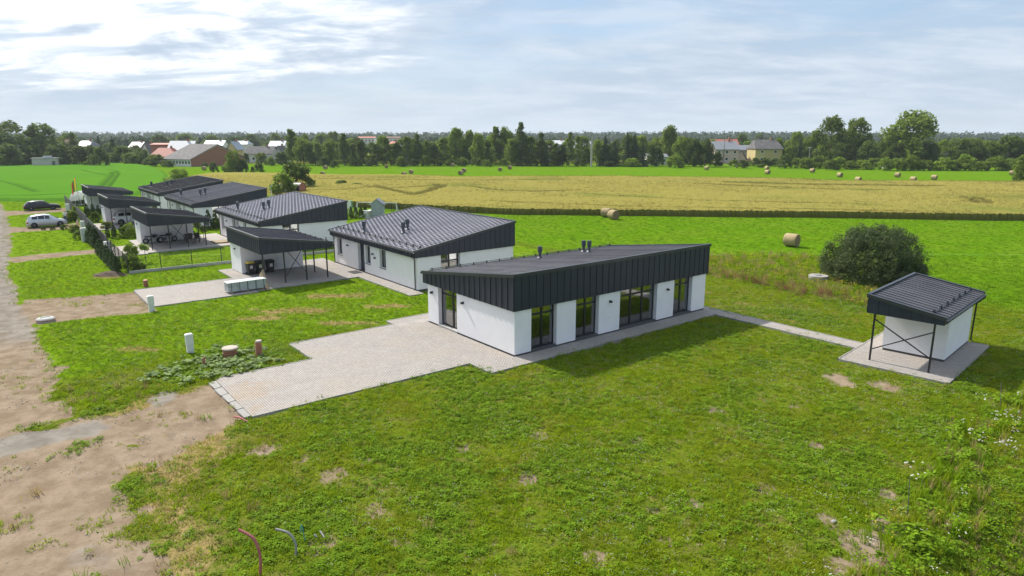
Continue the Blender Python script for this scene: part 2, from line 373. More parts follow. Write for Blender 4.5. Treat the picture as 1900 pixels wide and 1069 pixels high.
def grid_mesh(name, xs, ys, zf, mats, attrs=None, keep=None):
    X, Y = np.meshgrid(xs, ys); nx, ny = len(xs), len(ys)
    Z, A = zf(X, Y)
    v = np.stack([X, Y, Z], -1).reshape(-1, 3)
    i = np.arange(nx * ny).reshape(ny, nx)
    q = np.stack([i[:-1, :-1], i[:-1, 1:], i[1:, 1:], i[1:, :-1]], -1).reshape(-1, 4)
    if keep is not None:
        kk = keep(X, Y); fk = (kk[:-1, :-1] | kk[:-1, 1:] | kk[1:, 1:] | kk[1:, :-1]).reshape(-1); q = q[fk]
    me = bpy.data.meshes.new(name); me.vertices.add(len(v)); me.vertices.foreach_set('co', v.ravel())
    me.loops.add(q.size); me.loops.foreach_set('vertex_index', q.ravel())
    me.polygons.add(len(q)); me.polygons.foreach_set('loop_start', np.arange(0, q.size, 4))
    me.polygons.foreach_set('use_smooth', np.ones(len(q), bool))
    me.update()
    for nm, arr in A.items():
        if arr.ndim == 3:
            a = me.attributes.new(nm, 'FLOAT_COLOR', 'POINT'); a.data.foreach_set('color', arr.reshape(-1).astype(np.float32))
        else:
            a = me.attributes.new(nm, 'FLOAT', 'POINT'); a.data.foreach_set('value', arr.reshape(-1).astype(np.float32))
    for m in mats: me.materials.append(m)
    return me

def ground_material():
    m = bpy.data.materials.new('ground_cover'); m.use_nodes = True; nt = m.node_tree; N = nt.nodes; L = nt.links
    p = N['Principled BSDF']; p.inputs['Roughness'].default_value = 0.95; p.inputs['Specular IOR Level'].default_value = 0.0
    geo = N.new('ShaderNodeNewGeometry')
    def noise(s, d=5, r=0.6, st=(1, 1, 1)):
        mp = N.new('ShaderNodeMapping'); mp.inputs[3].default_value = st; L.new(geo.outputs['Position'], mp.inputs[0])
        n = N.new('ShaderNodeTexNoise'); n.inputs['Scale'].default_value = s; n.inputs['Detail'].default_value = d; n.inputs['Roughness'].default_value = r
        L.new(mp.outputs[0], n.inputs['Vector']); return n.outputs['Fac']
    def rng_(v, a, b, c=0.0, d=1.0):
        n = N.new('ShaderNodeMapRange'); n.interpolation_type = 'SMOOTHSTEP'; L.new(v, n.inputs[0])
        for i, k in ((1, a), (2, b), (3, c), (4, d)): n.inputs[i].default_value = k
        return n.outputs[0]
    def mix(f, a, b):
        n = N.new('ShaderNodeMix'); n.data_type = 'RGBA'
        for i, v in ((0, f), (6, a), (7, b)):
            if hasattr(v, 'is_output'): L.new(v, n.inputs[i])
            else: n.inputs[i].default_value = v if i == 0 else (*v, 1)
        return n.outputs[2]
    def mt(op, a, b):
        n = N.new('ShaderNodeMath'); n.operation = op
        for i, v in enumerate((a, b)):
            if hasattr(v, 'is_output'): L.new(v, n.inputs[i])
            else: n.inputs[i].default_value = v
        return n.outputs[0]
    at1 = N.new('ShaderNodeAttribute'); at1.attribute_name = 'zone'; s1 = N.new('ShaderNodeSeparateColor'); L.new(at1.outputs['Color'], s1.inputs[0])
    soil, grey, dry = s1.outputs; mead = at1.outputs['Alpha']
    at2 = N.new('ShaderNodeAttribute'); at2.attribute_name = 'lush'; lush = at2.outputs['Fac']
    fine = noise(9, 6, 0.7); mid = noise(1.1, 5); big = noise(0.16, 4); spk = noise(34, 3, 0.7)
    g = mix(rng_(fine, 0.35, 0.65), (0.070, 0.098, 0.008), (0.125, 0.165, 0.012))
    g = mix(mt('MULTIPLY', rng_(mid, 0.45, 0.68), 0.6), g, (0.15, 0.125, 0.045))
    g = mix(mt('MULTIPLY', lush, 0.8), g, mix(rng_(fine, 0.3, 0.7), (0.095, 0.185, 0.004), (0.15, 0.25, 0.008)))
    md = mix(rng_(noise(0.9, 6, 0.65, (1, 0.35, 1)), 0.3, 0.7), (0.070, 0.155, 0.004), (0.105, 0.205, 0.006))
    md = mix(mt('MULTIPLY', rng_(big, 0.42, 0.62), 0.5), md, (0.115, 0.185, 0.012))
    g = mix(mead, g, md)
    dr = mix(rng_(fine, 0.3, 0.7), (0.17, 0.13, 0.045), (0.30, 0.23, 0.10))
    dfac = rng_(mt('ADD', dry, mt('MULTIPLY', mt('SUBTRACT', fine, 0.5), 0.9)), 0.22, 0.75)
    g = mix(dfac, g, dr)
    so = mix(rng_(mid, 0.35, 0.65), (0.195, 0.145, 0.100), (0.272, 0.212, 0.152))
    so = mix(mt('MULTIPLY', rng_(fine, 0.52, 0.7), 0.55), so, (0.125, 0.092, 0.062))
    so = mix(mt('MULTIPLY', rng_(spk, 0.66, 0.74), 0.6), so, (0.36, 0.32, 0.27))
    gr = mix(rng_(mid, 0.3, 0.7), (0.165, 0.145, 0.122), (0.255, 0.228, 0.195))
    gr = mix(mt('MULTIPLY', rng_(spk, 0.58, 0.7), 0.5), gr, (0.31, 0.28, 0.245))
    so = mix(rng_(mt('ADD', grey, mt('MULTIPLY', mt('SUBTRACT', mid, 0.5), 0.5)), 0.2, 0.75), so, gr)
    sfac = rng_(mt('ADD', soil, mt('MULTIPLY', mt('SUBTRACT', fine, 0.5), 1.0)), 0.36, 0.62)
    c = mix(sfac, g, so)
    L.new(c, p.inputs['Base Color'])
    b = N.new('ShaderNodeBump'); b.inputs['Strength'].default_value = 0.55; b.inputs['Distance'].default_value = 0.06
    L.new(mt('ADD', fine, mt('MULTIPLY', spk, 0.4)), b.inputs['Height']); L.new(b.outputs[0], p.inputs['Normal'])
    return m
M_GROUND = ground_material()

def near_relief(X, Y):
    lx, ly, soil, grey, dry, mead, lush, tidy = zones(X, Y)
    edge = np.minimum.reduce([sstep(X, -52, -49), sstep(-X, -62, -59), sstep(-Y, -66, -63), sstep(Y, 9, 11)])
    z = ((fbm(X, Y, 2.2, 40) - 0.5) * 0.09 + (fbm(X, Y, 0.5, 50, 3) - 0.5) * 0.05 * (1 - soil * 0.4)) * edge * (1 - 0.6 * tidy)
    z -= 0.06 * soil * edge
    # verge of the street lawn stands a little above the rutted track
    z += 0.12 * sstep(lx, -19.9, -19.0) * sstep(-lx, 14, 17) * sstep(ly, 8.5, 10) * sstep(-ly, -23.2, -22.5) * edge
    # ruts
    for d in (-22.3, -24.0): z -= 0.09 * np.exp(-((lx - d + (fbm(ly, ly * 0, 6.0, 5) - .5) * 1.2) / 0.28) ** 2) * edge
    # the ground falls away beyond the weedy boundary at the right
    z -= 0.8 * sstep(-ly, 20.6, 23.5) * edge
    pv = paved(X, Y, lx, ly, 0.05)
    z = np.where(pv, -0.12, z)
    return z, {'zone': np.stack([soil, grey, dry, mead], -1), 'lush': lush}
me = grid_mesh('lawn', np.arange(-52, 62.01, 0.22), np.arange(9, 66.01, 0.22), near_relief, [M_GROUND])
tag(link('lawn', me), None, kind='structure')
def mid_relief(X, Y):
    lx, ly, soil, grey, dry, mead, lush, tidy = zones(X, Y)
    edge = np.minimum.reduce([sstep(Y, 66, 68), sstep(-Y, -135, -130)])
    z = (fbm(X, Y, 2.5, 40) - 0.5) * 0.07 * edge * (1 - 0.6 * tidy) - 0.04 * soil * edge
    z = np.where(paved(X, Y, lx, ly, 0.2), -0.12, z)
    return z, {'zone': np.stack([soil, grey, dry, mead], -1), 'lush': lush}
me = grid_mesh('verge', np.arange(-120, 85.01, 0.5), np.arange(66, 135.01, 0.5), mid_relief, [M_GROUND])
tag(link('verge', me), None, kind='structure')
# the wide land to the horizon
def wide(X, Y):
    o = np.ones_like(X)
    k = (Y < 287) * 1.0
    return np.full(X.shape, -0.10), {'zone': np.stack([o * 0, o * 0, o * .3 * (1 - k), k], -1), 'lush': o * 0}
g = np.array([-6000, -3000, -1500, -700, -400, -250, -119.5, -51.5, 61.5, 84.5, 160, 250, 400, 700, 1500, 3000, 6000], float)
h = np.array([-200, -60, 9.5, 65.8, 66.2, 134.5, 180, 240, 284, 289, 330, 360, 420, 480, 700, 1200, 2200, 4000, 8000], float)
me = grid_mesh('ground', g, h, wide, [M_GROUND])
import bmesh
bm = bmesh.new(); bm.from_mesh(me)
bmesh.ops.delete(bm, geom=[f for f in bm.faces if (-51.6 < f.calc_center_median().x < 61.6 and 9.4 < f.calc_center_median().y < 65.9) or (-119.6 < f.calc_center_median().x < 84.6 and 66.1 < f.calc_center_median().y < 134.6)], context='FACES')
bm.to_mesh(me); bm.free()
tag(link('ground', me), None, kind='structure')

# ------------------------------------------------------------------ crop fields
def crop_field(name, poly, height, xs, ys, material, tracks, ragged, wob=0.6):
    def f(X, Y):
        n = fbm(X, Y, 2.0, 60); d = sdf(poly, X, Y) + (n - .5) * wob * 2
        top = sstep(-d, -0.05, 0.55)
        t = np.zeros_like(X)
        for tr, w in tracks: t = np.maximum(t, sstep(-(line_dist(tr, X, Y) + (fbm(X, Y, 0.9, 77) - .5) * 0.35), -w, -w * 0.45))
        z = -0.05 + top * (height + (fbm(X, Y, 1.1, 61) - .5) * ragged + (fbm(X, Y, 9, 63) - .5) * ragged) * (1 - 0.92 * t)
        z = np.where(d > 0.4, -0.16, z)
        return z, {'track': t, 'side': 1 - top}
    me = grid_mesh(name, xs, ys, f, [material], keep=lambda X, Y: sdf(poly, X, Y) < 1.0)
    return tag(link(name, me), None, kind='structure')
def crop_material(name, a, b, c, stalk, s3, r0=.45, r1=.68):
    m = mat(name, a, b, 0.9, scale=2.4, detail=8, c3=c, s3=s3, bump=0.9, bscale=5, stretch=(0.45, 1.0, 1.0), spec=0.0, noise_rough=0.75, r3lo=r0, r3hi=r1)
    N = m.node_tree.nodes; L = m.node_tree.links; p = N['Principled BSDF']; src = p.inputs['Base Color'].links[0].from_socket
    t = N.new('ShaderNodeAttribute'); t.attribute_name = 'track'; x = N.new('ShaderNodeMix'); x.data_type = 'RGBA'     # trampled crop and soil in the wheel tracks, stem shade in the colour
    L.new(t.outputs['Fac'], x.inputs[0]); L.new(src, x.inputs[6]); x.inputs[7].default_value = (*stalk, 1); L.new(x.outputs[2], p.inputs['Base Color'])
    return m
M_WHEAT = crop_material('ripe_barley', (0.195, 0.175, 0.042), (0.26, 0.228, 0.060), (0.105, 0.145, 0.028), (0.060, 0.080, 0.018), 0.045, .55, .78)
M_GREEN = crop_material('green_cereal', (0.062, 0.165, 0.014), (0.085, 0.205, 0.018), (0.085, 0.20, 0.014), (0.036, 0.095, 0.012), 0.03)
P_WHEAT = px_poly([(640, 383), (700, 386), (800, 391), (960, 398), (1200, 400), (1480, 403), (1900, 409), (2500, 420), (2500, 350), (1900, 342), (1560, 340), (1450, 335.5),
                   (1150, 331.5), (970, 331.5), (850, 333), (760, 328.5), (600, 328), (480, 323), (400, 323.5), (350, 331), (430, 350), (560, 372)])
def PL(pts): return [tuple(at(a, b, 0.8)[:2]) for a, b in pts]
wt = [(PL([(685, 345), (720, 350), (765, 358.5), (790, 355), (812, 346), (823, 342)]), 1.0), (PL([(700, 344), (735, 353), (768, 360), (800, 352), (822, 345), (808, 341)]), 1.0),
      (PL([(560, 352), (640, 351), (690, 347), (740, 348), (800, 344)]), 0.8), (PL([(600, 331), (700, 333), (850, 334), (1050, 333)]), 1.0), (PL([(870, 345), (930, 352), (1000, 354), (1080, 352)]), 0.9),
      (PL([(1300, 340), (1420, 345), (1520, 350), (1640, 352)]), 1.5), (PL([(1360, 337), (1500, 341), (1740, 344)]), 2.4), (PL([(1793, 364), (1806, 368), (1813, 375)]), 0.8),
      (PL([(1815, 365), (1830, 369), (1836, 376)]), 0.8), (PL([(1100, 360), (1300, 371), (1600, 378)]), 0.5), (PL([(900, 372), (1200, 383), (1700, 391)]), 0.5)]
crop_field('wheat_field', P_WHEAT, 0.85, np.arange(-95, 215, 0.6), np.arange(88, 205, 0.6), M_WHEAT, wt, 0.22)
# the cut side of the barley: a ragged wall of standing stalks
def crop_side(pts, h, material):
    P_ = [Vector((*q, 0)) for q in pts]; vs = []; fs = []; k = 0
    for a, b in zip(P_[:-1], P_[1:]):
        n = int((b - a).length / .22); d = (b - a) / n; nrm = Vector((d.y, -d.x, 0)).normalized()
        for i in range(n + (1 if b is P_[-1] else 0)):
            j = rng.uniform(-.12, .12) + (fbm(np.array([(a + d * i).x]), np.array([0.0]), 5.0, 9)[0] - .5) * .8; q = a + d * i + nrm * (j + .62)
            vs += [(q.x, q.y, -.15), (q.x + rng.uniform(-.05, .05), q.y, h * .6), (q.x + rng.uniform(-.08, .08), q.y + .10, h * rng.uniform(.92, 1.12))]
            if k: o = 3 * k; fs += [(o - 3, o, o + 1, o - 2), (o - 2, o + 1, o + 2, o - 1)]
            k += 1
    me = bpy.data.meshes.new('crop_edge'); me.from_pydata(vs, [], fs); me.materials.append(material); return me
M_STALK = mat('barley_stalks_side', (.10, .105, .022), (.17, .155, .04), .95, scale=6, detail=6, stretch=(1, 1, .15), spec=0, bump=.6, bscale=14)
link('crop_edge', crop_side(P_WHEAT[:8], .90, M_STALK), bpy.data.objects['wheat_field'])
P_CROP = px_poly([(-400, 372), (60, 374), (140, 374), (230, 372), (262, 360), (300, 345), (312, 330), (300, 318), (280, 310), (240, 304.5), (120, 304.5), (0, 305), (-400, 306)])
gt = [(PL([(-20, 329), (30, 340), (68, 353)]), 0.75), (PL([(150, 313.5), (170, 318), (200, 323)]), 0.75), (PL([(187, 343), (200, 330), (208, 322), (209, 317)]), 0.75),
      (PL([(201, 344), (212, 330), (220, 320), (216, 315), (202, 313)]), 0.75), (PL([(235, 313.5), (246, 313)]), 0.8), (PL([(-40, 361), (60, 360), (110, 357), (140, 356)]), 0.7)]
crop_field('cereal_field', P_CROP, 0.6, np.arange(-270, -35, 0.6), np.arange(105, 290, 0.6), M_GREEN, gt, 0.14)

# ------------------------------------------------------------------ paving
def pavers(parent, rects, top=0.06, bw=0.2, bh=0.1):
    vs = []; fs = []
    for (x0, x1, y0, y1) in rects:
        ny = max(1, int((x1 - x0) / bh))
        for r in range(ny):
            xa = x0 + r * (x1 - x0) / ny; xb = x0 + (r + 1) * (x1 - x0) / ny
            y = y0 - (bw / 2 if r % 2 else 0)
            while y < y1 - 0.01:
                a = max(y, y0) + 0.006; b = min(y + bw, y1) - 0.006; y += bw
                if b - a < 0.02: continue
                o = len(vs); t = top + rng.uniform(-0.003, 0.003); p = xa + 0.006; q = xb - 0.006
                vs += [(p, a, 0), (q, a, 0), (q, b, 0), (p, b, 0), (p + .004, a + .004, t), (q - .004, a + .004, t), (q - .004, b - .004, t), (p + .004, b - .004, t)]
                fs += [(o + 4, o + 5, o + 6, o + 7), (o, o + 1, o + 5, o + 4), (o + 1, o + 2, o + 6, o + 5), (o + 2, o + 3, o + 7, o + 6), (o + 3, o, o + 4, o + 7)]
    me = bpy.data.meshes.new('paver'); me.from_pydata(vs, [], fs); me.materials.append(M_PAVER)
    tag(link('paver', me, parent), None, kind='stuff')
KERB_ME = {}
def kerb(parent, a, b, top=0.075, w=0.08):
    """a line of kerb stones about a metre long, each a piece of its own"""
    a = Vector((*a, 0)); b = Vector((*b, 0)); n = max(1, round((b - a).length)); d = (b - a) / n; ln = round(d.length, 3)
    if (ln, top, w) not in KERB_ME:
        m = MB(); e = 0.012; h = ln / 2 - 0.005
        m.hexa([(-h, -w / 2, -0.14), (h, -w / 2, -0.14), (h, w / 2, -0.14), (-h, w / 2, -0.14), (-h, -w / 2 + e, top), (h, -w / 2 + e, top), (h, w / 2 - e, top), (-h, w / 2 - e, top)])
        KERB_ME[(ln, top, w)] = m.mesh('kerb_stone', M_KERB)
    for i in range(n):
        o = link('kerb_stone', KERB_ME[(ln, top, w)], parent, a + d * (i + .5) + Vector((0, 0, rng.uniform(-.006, .006))), (0, 0, math.atan2(d.y, d.x) + rng.uniform(-.008, .008)))
def paving(name, rects, kerbs, loc=None, rz=PLOT, fine=True):
    m = MB()
    for (a, b, c, d) in rects: m.box((a, c, -0.2), (b, d, 0.045 if fine else 0.06))
    root = m.build(name, M_JOINT if fine else M_PAVE_FAR, None, loc=loc or (*W2(0, 0), 0)); root.rotation_euler = (0, 0, rz); tag(root, None, kind='structure')
    if fine: pavers(root, rects)
    for a, b in kerbs: kerb(root, a, b)
    return root
def far_paving_material():
    m = mat('paving_seen_far', (0.315, 0.29, 0.27), (0.36, 0.33, 0.308), 0.9, scale=2.0, detail=8, c3=(0.35, 0.305, 0.265), s3=0.35, bump=0.3, bscale=30); return m
M_PAVE_FAR = far_paving_material()
E_ = 0.045
paving('driveway', PAVE_A, [((-13.5, .6 - E_), (-2.5, .6 - E_)), ((-2.45 - E_, .55), (-2.45 - E_, -1.2)), ((-2.45, -1.25 - E_), (15.7, -1.25 - E_)), ((-13.5, 6.2 + E_), (-8.7, 6.2 + E_)),
                            ((-8.6 - E_, 6.3), (-8.6 - E_, 9.5)), ((-8.6, 9.55 + E_), (-2.1, 9.55 + E_)), ((-2.0 - E_, 9.6), (-2.0 - E_, 10.5)), ((-2.0, 10.5 + E_), (16.4, 10.5 + E_)), ((16.95 + E_, -1.2), (16.95 + E_, 8.8))])
paving('garden_path', PAVE_PATH, [((16.95 + E_, -10.4), (16.95 + E_, -0.75)), ((15.8 - E_, -10.55), (15.8 - E_, -1.35))])
paving('driveway', PAVE_B, [((-13.0 - E_, 23.8), (-13 - E_, 30.1)), ((-13, 23.75 - E_), (-5.8, 23.75 - E_)), ((-13, 30.2 + E_), (-5.8, 30.2 + E_)), ((-5.7, 24.3 - E_), (2.6, 24.3 - E_)),
                            ((2.65 - E_, 15.7), (2.65 - E_, 24.2)), ((-5.75 - E_, 30.3), (-5.75 - E_, 34.4))])
paving('driveway', PAVE_C, [((-12, 47.6 - E_), (-9, 47.6 - E_)), ((-8.9, 48.2 - E_), (-.8, 48.2 - E_))], fine=False)
paving('driveway', PAVE_D, [], fine=False)
paving('shed_slab', [(0, SLAB[0], 0, SLAB[1])], [((0, -E_), (SLAB[0], -E_)), ((-E_, 0), (-E_, SLAB[1])), ((SLAB[0] + E_, 0), (SLAB[0] + E_, SLAB[1])), ((0, SLAB[1] + E_), (SLAB[0], SLAB[1] + E_))], (*SHED_O, 0.012), SHED_ROT)
# broad pale kerb lying at the street end of the front driveway
k = thing('edging_stone', 'pale concrete edging stones at the street end of the front driveway', 'kerb', W3(-13.515, 3.4, 0), PLOT)
for i in range(5):
    m = MB(); y0 = -2.75 + i * 1.06 + rng.uniform(-.01, .01); dx = rng.uniform(-.06, .04)
    m.hexa([(-.26 + dx, y0, -.05), (.0 + dx * .3, y0 + .02, -.05), (.0, y0 + 1.02, -.05), (-.34 + dx, y0 + 1.04, -.05), (-.32 + dx, y0 + .02, .055), (-.02 + dx * .3, y0 + .03, .075), (-.02, y0 + 1.0, .075), (-.32 + dx, y0 + 1.02, .05)])
    m.build('stone', M_KERB, k)
# ------------------------------------------------------------------ mono-pitch houses, carports and shed
# axes of every such building: x runs up the roof from the low eave to the high side, y along the eaves
class Mono:
    def __init__(s, name, label, cat, lx, ly, rot, D, T, zb, zlo, zhi, ov, group=None, base=0.0, loc=None):
        s.root = thing(name, label, cat, loc or W3(lx, ly, base), rot, group)
        s.D, s.T, s.zb, s.zlo, s.zhi = D, T, zb, zlo, zhi
        s.S0, s.S1, s.T0, s.T1 = -ov[0], D + ov[1], -ov[2], T + ov[3]
    def z(s, x): return s.zlo + (s.zhi - s.zlo) * (x - s.S0) / (s.S1 - s.S0)
    def P(s, side, a, d, z):
        return {'low': (d, a, z), 'high': (s.D - d, a, z), 'y0': (a, d, z), 'y1': (a, s.T - d, z)}[side]
    def roof(s, clad, sheet, trim, step=0.5, tiles=False, guard=None, rail_z=0.16):
        S0, S1, T0, T1, zb = s.S0, s.S1, s.T0, s.T1, s.zb
        m = MB(); e = 0.05
        m.hexa([(S0 + e, T0 + e, zb), (S1 - e, T0 + e, zb), (S1 - e, T1 - e, zb), (S0 + e, T1 - e, zb),
                (S0 + e, T0 + e, s.z(S0 + e) - .04), (S1 - e, T0 + e, s.z(S1 - e) - .04), (S1 - e, T1 - e, s.z(S1 - e) - .04), (S0 + e, T1 - e, s.z(S0 + e) - .04)])
        m.build('roof_body', M_FRAME, s.root)
        # cladding boards with a standing rib at one edge
        def board(w, h0, h1):     # along +y, outwards -x, top from h0 to h1
            b = MB(); t = 0.03; z0 = zb - 0.03
            b.hexa([(-t, 0.012, z0), (0.02, 0.012, z0), (0.02, w - .006, z0), (-t, w - .006, z0), (-t, 0.012, h0), (0.02, 0.012, h0), (0.02, w - .006, h1), (-t, w - .006, h1)])
            b.hexa([(-t - .03, -.012, z0), (-t + .005, -.012, z0), (-t + .005, .011, z0), (-t - .03, .011, z0), (-t - .03, -.012, h0), (-t + .005, -.012, h0), (-t + .005, .011, h0), (-t - .03, .011, h0)])
            return b.mesh('cladding_board', clad)
        n = max(1, round((T1 - T0 - .1) / step)); w = (T1 - T0 - .1) / n
        lo = board(w, s.z(S0) - .05, s.z(S0) - .05); hi = board(w, s.z(S1) - .05, s.z(S1) - .05)
        for i in range(n):
            link('cladding_board', lo, s.root, (S0 + .05, T0 + .05 + i * w, 0))
            link('cladding_board', hi, s.root, (S1 - .05, T0 + .05 + (i + 1) * w, 0), (0, 0, math.pi))
        n = max(1, round((S1 - S0 - .1) / step)); w = (S1 - S0 - .1) / n
        for i in range(n):
            xa = S0 + .05 + i * w
            b0 = board(w, s.z(xa + w) - .06, s.z(xa) - .06); link('cladding_board', b0, s.root, (xa + w, T0 + .05, 0), (0, 0, math.pi / 2))
            b1 = board(w, s.z(xa) - .06, s.z(xa + w) - .06); link('cladding_board', b1, s.root, (xa, T1 - .05, 0), (0, 0, -math.pi / 2))
        # roof sheets running up the slope
        n = max(1, round((T1 - T0) / step)); w = (T1 - T0) / n; sl = (s.zhi - s.zlo) / (S1 - S0)
        def sheet_mesh(off):
            b = MB()
            if tiles:
                st = 0.37; x = S0 - (st * off)
                while x < S1:
                    a, c = max(x, S0), min(x + st, S1); x += st
                    if c - a < .02: continue
                    za, zc = s.z(a) - .02, s.z(c) - .02
                    lift = .055
                    prof = [(0.0, .0), (.004, .06), (.036, .06), (.04, .0), (w * .5, .004), (w - .002, .0)]
                    vs = [(a, y, za + lift + hh) for y, hh in prof] + [(c, y, zc + .006 + hh) for y, hh in prof] + [(a, y, za - .02) for y, hh in prof]
                    k = len(prof)
                    fs = [(i, k + i, k + i + 1, i + 1) for i in range(k - 1)] + [(i, i + 1, 2 * k + i + 1, 2 * k + i) for i in range(k - 1)]
                    b.add(vs, fs)
            else:
                za, zc = s.z(S0 - .03), s.z(S1)
                b.hexa([(S0 - .03, 0.0, za - .035), (S1, 0.0, zc - .035), (S1, w - .004, zc - .035), (S0 - .03, w - .004, za - .035), (S0 - .03, 0.0, za), (S1, 0.0, zc), (S1, w - .004, zc), (S0 - .03, w - .004, za)])
                for y in ((-.012, .016),):
                    b.hexa([(S0 - .03, y[0], za - .005), (S1, y[0], zc - .005), (S1, y[1], zc - .005), (S0 - .03, y[1], za - .005), (S0 - .03, y[0], za + .05), (S1, y[0], zc + .05), (S1, y[1], zc + .05), (S0 - .03, y[1], za + .05)])
            return b.mesh('roof_sheet', sheet)
        A, B = sheet_mesh(0), (sheet_mesh(.5) if tiles else None)
        for i in range(n): link('roof_sheet', B if (tiles and i % 2) else A, s.root, (0, T0 + i * w, 0))
        # flashings round the edge
        def flash(name, y0, y1):
            b = MB(); h = .075
            b.hexa([(S0 - .04, y0, s.z(S0 - .04) - .11), (S1 + .05, y0, s.z(S1 + .05) - .11), (S1 + .05, y1, s.z(S1 + .05) - .11), (S0 - .04, y1, s.z(S0 - .04) - .11),
                    (S0 - .04, y0, s.z(S0 - .04) + h), (S1 + .05, y0, s.z(S1 + .05) + h), (S1 + .05, y1, s.z(S1 + .05) + h), (S0 - .04, y1, s.z(S0 - .04) + h)]); b.build(name, trim, s.root)
        flash('verge_trim', T0 - .06, T0 + .10); flash('verge_trim', T1 - .10, T1 + .06)
        b = MB(); zt = s.z(S1)
        b.box((S1 - .09, T0 + .102, zt - .10), (S1 + .07, T1 - .102, zt + .085)); b.build('ridge_trim', trim, s.root)
        # gutter: an open half pipe
        b = MB(); r = .075; k = 7; gz = s.z(S0) - .05; gx = S0 - .10; vs = []
        for y in (T0 - .05, T1 + .05):
            for j in range(k):
                t = math.pi + math.pi * j / (k - 1); vs.append((gx + r * math.cos(t), y, gz + r * math.sin(t)))
            for j in range(k):
                t = 2 * math.pi - math.pi * j / (k - 1); vs.append((gx + (r - .012) * math.cos(t), y, gz + (r - .012) * math.sin(t)))
        q = 2 * k
        b.add(vs, [(j, (j + 1) % q, q + (j + 1) % q, q + j) for j in range(q)] + [tuple(range(q))[::-1], tuple(range(q, 2 * q))]); b.build('gutter', trim, s.root)
        if guard is not None:     # snow guard rail on little brackets
            x = S0 + guard; b = MB()
            for dz in (rail_z, rail_z - .08): b.tube([(x, T0 + .25, s.z(x) + dz), (x, T1 - .25, s.z(x) + dz)], .02, 6)
            b.build('snow_guard', trim, s.root)
            n = max(2, round((T1 - T0) / 1.05)); br = MB(); br.hexa([(-.07, -.015, -.02), (.09, -.015, .02), (.09, .015, .02), (-.07, .015, -.02), (-.03, -.015, rail_z + .04), (.03, -.015, rail_z + .04), (.03, .015, rail_z + .04), (-.03, .015, rail_z + .04)])
            bm_ = br.mesh('guard_bracket', M_BLACK)
            for i in range(n): y = T0 + .4 + i * (T1 - T0 - .8) / (n - 1); link('guard_bracket', bm_, s.root, (x, y, s.z(x) + .02))
    def downpipe(s, y, z0=0.05):
        b = MB(); gx = s.S0 - .10; gz = s.z(s.S0) - .12
        b.tube([(gx, y, gz), (gx, y, gz - .18), (-.08, y, gz - .55), (-.08, y, z0 + .1), (-.16, y, z0)], .045, 8); b.build('downpipe', M_TRIM, s.root)
    def walls(s, openings, th=0.38, base=0.12, material=None, inside=True):
        top = s.zb + .04; D, T = s.D, s.T; material = material or M_RENDER
        for side, (a0, a1) in {'low': (0, T), 'high': (0, T), 'y0': (th, D - th), 'y1': (th, D - th)}.items():
            op = openings.get(side, []); b = MB()
            full = sorted(o for o in op if o[2] <= base and o[3] >= top)      # openings from floor to eaves part the wall into piers
            xs = sorted({a0, a1, *[o[0] for o in op], *[o[1] for o in op]}); zs = sorted({base, top, *[o[2] for o in op], *[min(o[3], top) for o in op]})
            for i in range(len(xs) - 1):
                if any(abs(o[0] - xs[i]) < 1e-6 for o in full) and b.v: b.build('wall', material, s.root); b = MB()
                for j in range(len(zs) - 1):
                    cx, cz = (xs[i] + xs[i + 1]) / 2, (zs[j] + zs[j + 1]) / 2
                    if any(o[0] < cx < o[1] and o[2] < cz < o[3] for o in op): continue
                    b.box(s.P(side, xs[i], 0, zs[j]), s.P(side, xs[i + 1], th, zs[j + 1]))
            if b.v: b.build('wall', material, s.root)
        b = MB(); b.box((.03, .03, -.1), (D - .03, T - .03, base - .004)); b.build('plinth', M_PLINTH, s.root)
        if inside:
            b = MB(); b.box((th + .01, th + .01, base), (D - th - .01, T - th - .01, base + .02)); b.build('floor', M_FLOOR, s.root)
            b = MB(); b.box((D * .52, th + .02, base + .03), (D * .52 + .12, T - th - .02, s.zb - .02)); b.build('partition', M_INNER, s.root)
    def window(s, side, a0, a1, z0, z1, mull=(), transom=None, rec=0.2, sill=True, name='window', blind=False):
        b = MB(); t = .075; d0, d1 = rec, rec + .08
        g = .004
        b.box(s.P(side, a0 + g, d0, z0 + g), s.P(side, a0 + t, d1, z1 - g)); b.box(s.P(side, a1 - t, d0, z0 + g), s.P(side, a1 - g, d1, z1 - g))
        b.box(s.P(side, a0 + t, d0, z0 + g), s.P(side, a1 - t, d1, z0 + t)); b.box(s.P(side, a0 + t, d0, z1 - t), s.P(side, a1 - t, d1, z1 - g))
        cols = [a0 + t, *[a0 + (a1 - a0) * f for f in mull], a1 - t]
        for f in cols[1:-1]: b.box(s.P(side, f - .06, d0 - .01, z0 + t), s.P(side, f + .06, d1, z1 - t))
        rows = [z0 + t, z1 - t] if transom is None else [z0 + t, transom, z1 - t]
        for i in range(len(cols) - 1):
            l = cols[i] + (.06 if i else 0); r_ = cols[i + 1] - (.06 if i < len(cols) - 2 else 0)
            for zz in rows[1:-1]: b.box(s.P(side, l, d0 - .006, zz - .055), s.P(side, r_, d1, zz + .055))
        w = b.build(name, M_FRAME, s.root)
        for i in range(len(cols) - 1):
            l = cols[i] + (.06 if i else 0); r_ = cols[i + 1] - (.06 if i < len(cols) - 2 else 0)
            for j in range(len(rows) - 1):
                lo = rows[j] + (.055 if j else 0); hi = rows[j + 1] - (.055 if j < len(rows) - 2 else 0)
                p = MB(); p.box(s.P(side, l, d0 + .03, lo), s.P(side, r_, d0 + .045, hi)); p.build('pane', M_GLASS, w)
        if sill:
            p = MB(); p.box(s.P(side, a0 - .02, -.05, z0 - .045), s.P(side, a1 + .02, d0, z0 - .002)); p.build('window_sill', M_TRIM, w)
        return w
